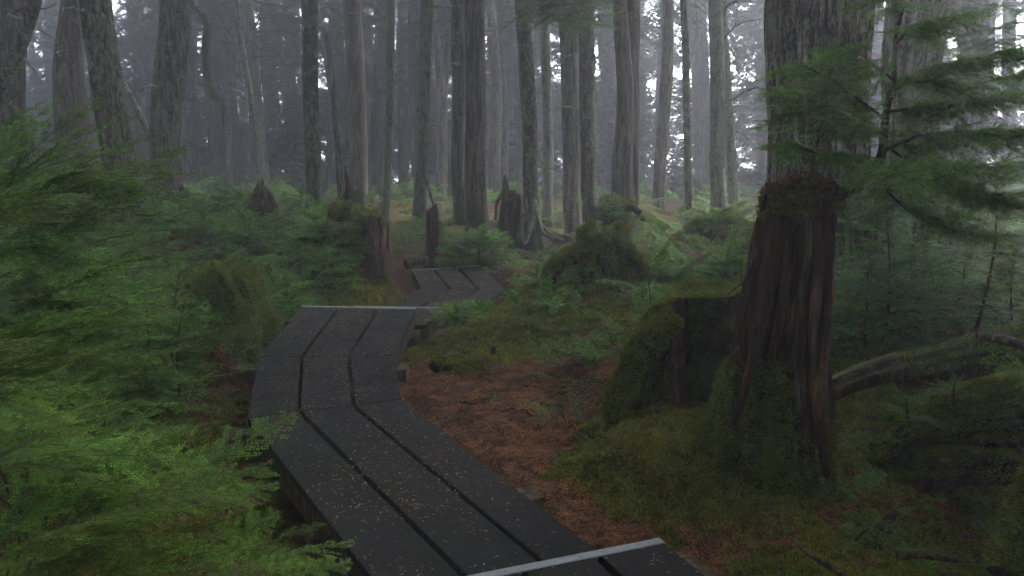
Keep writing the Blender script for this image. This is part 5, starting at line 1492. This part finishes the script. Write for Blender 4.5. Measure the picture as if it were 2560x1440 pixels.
sapling('broad hemlock sapling left of the overgrown stump', X(330, 5.6), 5.6, .75, 30, SPR_MID, 11, .7, .80, rise=(-.1, .35))
sapling('large hemlock sapling filling the dark understorey at the right edge', X(2480, 5.6), 5.6, 1.35, 40, SPR_SHADED, 12, .7, .95, rise=(-.1, .35))
sapling('large spreading hemlock sapling right behind the tall dark stump', X(2230, 5.9), 5.9, 1.15, 40, SPR_SHADED, 13, .7, .95, rise=(-.1, .35))
sapling('bright small hemlock on the fat moss covered log at the right', X(2320, 3.7), 3.7, .10, 16, SPR_NEAR, 14, .5, .20, z=float(at(2330, 1045, 3.7)[2]), rise=(.1, .5))
sapling('small hemlock seedling further right on the fat moss covered log', X(2440, 3.75), 3.75, .12, 14, SPR_NEAR, 15, .5, .17, z=float(at(2440, 1005, 3.75)[2]), rise=(.1, .5))

# foreground fronds: one bush per patch, every frond a part
def frond_bush(label, specs, extra, seed, stem_at, meshes=SPR_NEAR, Lm=0.5):
    r = np.random.default_rng(seed)
    base = np.asarray(stem_at, float)
    root = thing('young_hemlock', label, 'young tree', base)
    for (a_, b_) in specs:
        frond(root, base, at(*a_), at(*b_), meshes[int(r.integers(len(meshes)))], Lm, r.normal(0, 0.3))
    for (x0_, x1_, y0_, y1_, d0_, d1_, n_, dirx, l0, l1) in extra:
        for q in range(n_):
            p = at(r.uniform(x0_, x1_), r.uniform(y0_, y1_), r.uniform(d0_, d1_))
            a = dirx + r.normal(0, 0.55); l = r.uniform(l0, l1)
            p1 = p + l * np.array([math.cos(a), math.sin(a), r.normal(0.12, 0.22)])
            frond(root, base, p, p1, meshes[int(r.integers(len(meshes)))], Lm, r.normal(0, 0.3))
    # woody stems carrying the fronds
    for q in range(4):
        e = base + [r.uniform(-.2, .5), r.uniform(-.2, .3), r.uniform(.35, .6)]
        tp, s = resample([base, (base + e) / 2 + [0.03, 0, .05], e], 10)
        Vt, Ft, _ = tube(tp - base, np.linspace(.010, .003, 10), 6)
        link('stem', npmesh('stem', Vt, Ft, [M['twig']], None, True), root)
    return root
frond_bush('close hemlock at the bottom left whose bright frond tip touches the boardwalk edge',
    [((430, 1235, 2.45), (742, 1032, 2.75)), ((330, 1290, 2.3), (560, 1095, 2.5)), ((150, 1340, 2.1), (482, 1055, 2.35)), ((480, 1200, 2.5), (700, 1180, 2.65)),
     ((500, 1260, 2.4), (700, 1215, 2.6)), ((200, 1200, 2.3), (420, 1060, 2.5)), ((400, 1300, 2.3), (690, 1160, 2.5))],
    [(-60, 220, 1080, 1300, 2.1, 2.6, 24, 0.35, .26, .40), (-60, 160, 1000, 1180, 2.5, 3.0, 16, 0.3, .28, .40), (250, 440, 1150, 1260, 2.4, 2.8, 7, .4, .2, .3)], 1, [-1.45, 2.3, gz(-1.45, 2.3)])
frond_bush('close hemlock low in the bottom left corner reaching under the boardwalk edge',
    [((560, 1420, 2.3), (812, 1300, 2.5)), ((620, 1420, 2.25), (890, 1362, 2.45)), ((470, 1400, 2.2), (700, 1280, 2.4)), ((650, 1470, 2.1), (880, 1410, 2.3)), ((500, 1480, 2.1), (760, 1390, 2.3))],
    [(-60, 330, 1280, 1480, 1.9, 2.3, 30, 0.3, .24, .38), (350, 560, 1350, 1500, 2.1, 2.5, 9, .3, .2, .3)], 2, [-1.2, 1.9, gz(-1.2, 1.9)])
frond_bush('close hemlock branch with pale brown tips jutting in at the left edge, half way down',
    [((-80, 880, 1.85), (280, 803, 2.1)), ((-60, 870, 1.8), (150, 850, 1.9)), ((-80, 940, 1.8), (150, 905, 2.0)), ((-90, 1000, 1.8), (60, 985, 1.95)), ((-80, 850, 1.9), (230, 830, 2.1)), ((-80, 960, 1.85), (120, 960, 2.0))],
    [(-120, -20, 840, 1010, 1.8, 2.1, 8, 0.2, .2, .3)], 3, [-1.35, 1.8, gz(-1.35, 1.8)])
frond_bush('bright spray of hemlock glowing in front of the left thicket at the left edge',
    [((-80, 520, 2.9), (190, 490, 3.1)), ((-80, 540, 2.9), (150, 545, 3.1)), ((-60, 500, 3.0), (170, 515, 3.2)), ((-60, 175, 3.1), (70, 172, 3.2))],
    [(-80, 0, 490, 560, 2.9, 3.2, 6, 0.1, .28, .4)], 4, [-2.0, 3.0, gz(-2.0, 3.0)])
frond_bush('shaded hemlock under the left thicket beside the mossy clearing',
    [], [(-40, 150, 820, 980, 3.4, 4.4, 40, 0.15, .35, .5), (-40, 250, 700, 840, 3.8, 4.6, 26, 0.2, .4, .55), (-40, 120, 980, 1080, 3.0, 3.6, 20, 0.2, .3, .40)], 5, [-2.2, 3.6, gz(-2.2, 3.6)], SPR_MID, 0.7)
frond_bush('pale green frond poking in from the right edge above the mossy log', [((2640, 905, 3.1), (2460, 868, 3.1)), ((2640, 950, 3.1), (2450, 905, 3.1)), ((2640, 925, 3.0), (2480, 925, 3.1))], [], 6, [2.1, 3.0, -.1])

frond_bush('long upswept hemlock sprays crossing the thick trunks at the left edge',
    [((-40, 430, 3.9), (150, 235, 4.0)), ((-60, 380, 4.0), (110, 250, 4.1)), ((20, 440, 3.9), (252, 238, 4.1)), ((0, 470, 3.9), (322, 352, 4.2)), ((-40, 520, 3.8), (240, 330, 4.1)), ((60, 480, 4.0), (322, 412, 4.3)),
     ((40, 540, 3.9), (346, 476, 4.2)), ((60, 560, 4.0), (384, 516, 4.4)), ((-60, 450, 3.8), (130, 300, 3.9)), ((-60, 500, 3.9), (180, 380, 4.0)), ((-80, 560, 3.8), (260, 440, 4.1)), ((150, 560, 4.2), (400, 560, 4.5)),
     ((-60, 340, 4.0), (80, 330, 4.0)), ((0, 600, 3.8), (300, 570, 4.1)), ((-60, 640, 3.7), (200, 610, 3.9))],
    [(-60, 200, 430, 640, 3.8, 4.3, 26, 0.2, .45, .7)], 8, [-2.45, 3.9, gz(-2.45, 3.9)], SPR_MID, 0.7)

# the hemlock that grows out of the tall stump ---------------------------------------------------------
base = at(2078, 498, 4.2)
root = thing('leaning_hemlock', 'bright hemlock growing sideways out of the top of the tall dark stump', 'tree', base)
def hlimb(pts, r0, r1, seed=1, name='limb'):
    pp, s = resample([at(*p) for p in pts], 40)
    V, Fs, _ = tube(pp - base, np.linspace(r0, r1, 40), 9, lambda A, S, R: (fbm(np.cos(A) * 2 + seed, np.sin(A) * 2, S * 9, 3) - .5) * R * .7)
    link(name, npmesh(name, V, Fs, [M['bark_dark'] if r0 > .012 else M['twig']], None, True), root)
    return pp
rh = np.random.default_rng(55)
hlimb([(2030, 505, 4.2), (2085, 497, 4.18), (2130, 468, 4.2), (2178, 432, 4.25), (2205, 380, 4.3), (2212, 300, 4.35), (2232, 200, 4.4), (2240, 90, 4.4), (2262, 10, 4.4)], .034, .006, 3, 'stem')
LIMBS = [
 ([(2190, 425, 4.25), (2120, 388, 4.1), (2062, 390, 4.0), (1990, 360, 3.9)], .010, 10, .30),
 ([(2210, 340, 4.3), (2130, 310, 4.1), (2040, 260, 4.0), (1960, 215, 3.9)], .010, 14, .34),
 ([(2215, 300, 4.35), (2120, 230, 4.2), (2060, 190, 4.1), (2000, 160, 4.0)], .009, 12, .32),
 ([(2235, 200, 4.4), (2160, 150, 4.3), (2100, 110, 4.2)], .008, 9, .32),
 ([(2240, 110, 4.4), (2290, 60, 4.3), (2400, 40, 4.3)], .007, 8, .30),
 ([(2228, 235, 4.4), (2300, 180, 4.4), (2400, 155, 4.3), (2560, 118, 4.2)], .013, 16, .34),
 ([(2212, 280, 4.35), (2300, 268, 4.4), (2420, 252, 4.4), (2560, 235, 4.4)], .011, 15, .36),
 ([(2205, 380, 4.3), (2300, 340, 4.2), (2420, 330, 4.1), (2560, 330, 4.0)], .010, 16, .36),
 ([(2190, 425, 4.25), (2280, 445, 4.1), (2400, 470, 4.0), (2560, 520, 3.9)], .012, 18, .36),
 ([(2195, 410, 4.25), (2240, 430, 3.9), (2260, 440, 3.6)], .008, 8, .34),
 ([(2205, 360, 4.3), (2280, 400, 4.5), (2400, 420, 4.8), (2520, 400, 5.0)], .010, 14, .38),
 ([(2250, 40, 4.4), (2230, 0, 4.3), (2200, -40, 4.2)], .006, 6, .28),
 ([(2300, 180, 4.4), (2380, 220, 4.7), (2480, 200, 5.0), (2560, 180, 5.2)], .008, 12, .36),
 ([(2190, 430, 4.25), (2240, 500, 4.4), (2330, 560, 4.5), (2480, 600, 4.5)], .009, 13, .36),
]
for li, (pts_, r0, ns, fl) in enumerate(LIMBS):
    pp = hlimb(pts_, r0, .003, li)
    T = np.gradient(pp, axis=0); T /= np.linalg.norm(T, axis=1)[:, None]
    for q in range(ns):
        t = (q + rh.uniform(.2, .8)) / ns; ii = int((0.15 + 0.85 * t) * 39)
        a = math.atan2(T[ii][1], T[ii][0]) + (1 if q % 2 else -1) * rh.uniform(.45, 1.2)
        if q >= ns - 1: a = math.atan2(T[ii][1], T[ii][0])
        l = fl * rh.uniform(.7, 1.15) * (1.05 - .35 * t)
        p1 = pp[ii] + l * np.array([math.cos(a), math.sin(a), rh.normal(-.05, .12)])
        frond(root, base, pp[ii], p1, SPR_MID[int(rh.integers(4))], .7, rh.normal(0, .45))
        for rep in range(3):
            a += rh.normal(0, .8); l *= .9
            frond(root, base, pp[ii], pp[ii] + l * np.array([math.cos(a), math.sin(a), rh.normal(-.25, .15)]), SPR_MID[int(rh.integers(4))], .7, rh.normal(0, .6))
# a lighter little hemlock against the huge trunk, growing from the stump cap
sapling('sparse little hemlock with thin upright shoots on the cap of the tall stump', at(2045, 440, 4.35)[0], 4.35, .62, 26, SPR_MID, 17, .7, .34, z=float(at(2045, 450, 4.35)[2]), rise=(.1, .3))
sapling('tiny bluish green hemlock sprig against the left side of the huge trunk', at(1950, 300, 5.5)[0], 5.5, .35, 12, SPR_MID, 18, .7, .26, z=float(at(1960, 370, 5.5)[2]), rise=(.0, .3))

# boughs in the middle and top right distance
root, base = bpy.data.objects['hemlock_bough'], at(1420, -60, 12.6)
for (a_, b_, rl) in (((1440, 10, 12.4), (1232, 45, 12.0), .1), ((1440, 20, 12.6), (1300, 70, 12.4), -.1), ((1430, 0, 12.6), (1530, 62, 12.4), .15), ((1440, 25, 12.5), (1400, 85, 11.9), .1),
                     ((1420, -20, 12.7), (1270, 20, 12.6), 0), ((1450, -10, 12.7), (1560, 30, 12.5), .2), ((1400, -10, 12.2), (1330, 60, 11.8), 0), ((1450, 0, 12.2), (1480, 80, 11.7), -.2)):
    frond(root, base, at(*a_), at(*b_), BOUGH[int(rh.integers(3))], 2.0, rl, 'spray')
def bough_thing(label, x0_, x1_, y0_, y1_, d0_, d1_, n_, seed, l0=.8, l1=1.6, ms=BOUGH, Lm=2.0):
    r = np.random.default_rng(seed); base = at((x0_ + x1_) / 2, y0_, (d0_ + d1_) / 2)
    root = thing('hemlock_bough', label, 'branch', base)
    for q in range(n_):
        p = at(r.uniform(x0_, x1_), r.uniform(y0_, y1_), r.uniform(d0_, d1_)); a = r.uniform(0, 6.28); l = r.uniform(l0, l1)
        frond(root, base, p, p + l * np.array([math.cos(a), math.sin(a), r.normal(-.12, .12)]), ms[int(r.integers(len(ms)))], Lm, r.normal(0, .2), 'spray')
for q in range(46):
    p = at(rh.uniform(1270, 1520), rh.uniform(-40, 62) , rh.uniform(12.0, 12.8)); a = rh.uniform(0, 6.28); l = rh.uniform(.5, .95)
    frond(root, base, p, p + l * np.array([math.cos(a), math.sin(a), rh.normal(-.12, .1)]), SPR_MID[int(rh.integers(4))], .7, rh.normal(0, .3), 'spray')
bough_thing('dark hemlock boughs hanging in the top right corner', 2420, 2640, -60, 120, 8.5, 9.5, 44, 3, .45, .8, SPR_SHADED, .7)
bough_thing('grey green hemlock boughs in the misty light at the right edge', 2330, 2640, 100, 380, 11, 14, 16, 4, .7, 1.3)
bough_thing('dim boughs spanning the gap right of the light grey trunk', 1830, 1930, 120, 330, 20, 24, 12, 5, 1.0, 1.8)

# small seedlings and fronds hugging the floor, a mass nobody could count
r = np.random.default_rng(404)
Pp = []
for (x0_, x1_, d0_, d1_, n_) in ((-60, 640, 4.6, 12.5, 900), (600, 1050, 7.2, 13, 420), (1230, 1700, 6.8, 12, 190), (1650, 2600, 4.9, 12, 900), (560, 700, 5.4, 7.0, 60), (1380, 1660, 4.6, 6.5, 60), (2100, 2600, 3.4, 5, 130), (-100, 2660, 12, 34, 2600)):
    d_ = r.uniform(d0_, d1_, n_); x = (r.uniform(x0_, x1_, n_) - 1280) / FPX * d_
    wd_, _ = walk_d(x, d_); k = (wd_ > .34) & (fbm(x * 1.6, d_ * 1.6, 4.4, 3) > .40); Pp.append(np.stack([x[k], d_[k]], 1))
Pp = np.vstack(Pp); n_ = len(Pp)
sc_ = r.uniform(.22, .60, n_) * (1 + .8 * smooth(11, 16, Pp[:, 1])) * np.where(Pp[:, 1] < 5.5, .6, 1)
z = ground(Pp[:, 0], Pp[:, 1]) + r.uniform(0.0, .14, n_) * sc_ * 2
nearm = Pp[:, 1] < 6.8
E_ = np.stack([r.normal(0, .25, n_), r.normal(-.30, .25, n_), r.uniform(0, 6.28, n_)], 1); P3 = np.stack([Pp[:, 0], Pp[:, 1], z], 1)
scatter('seedling_undergrowth', 'mid', SPR_MID, P3[nearm], E_[nearm], sc_[nearm], 4, None, 'low green hemlock seedlings and fronds covering the nearer forest floor', 'undergrowth')
scatter('distant_undergrowth', 'fard', SPR_FAR, P3[~nearm], E_[~nearm], sc_[~nearm] * 1.3, 4, None, 'low green seedlings and fronds covering the forest floor further back', 'undergrowth')
# ------------------------------------------------------------------ the air
hm = bpy.data.materials.new('haze'); hm.use_nodes = True
hn = hm.node_tree; hn.nodes.clear()
ho = hn.nodes.new('ShaderNodeOutputMaterial'); pv = hn.nodes.new('ShaderNodeVolumePrincipled')
pv.inputs['Color'].default_value = (*HAZE_COLOR, 1); pv.inputs['Density'].default_value = HAZE_DENSITY
pv.inputs['Anisotropy'].default_value = 0.62
hn.links.new(pv.outputs[0], ho.inputs['Volume'])
x0, x1, y0, y1, zz0, zz1 = -62, 62, -62, 62, -13.5, 22
hv = np.array([(x, y, z) for z in (zz0, zz1) for y in (y0, y1) for x in (x0, x1)], float)
hf = [np.array([(0, 2, 3, 1), (4, 5, 7, 6), (0, 1, 5, 4), (2, 6, 7, 3), (0, 4, 6, 2), (1, 3, 7, 5)])]
tag(link('haze', npmesh('haze', hv, hf, [hm])), 'pale morning fog filling the whole forest', 'fog', None, 'stuff')
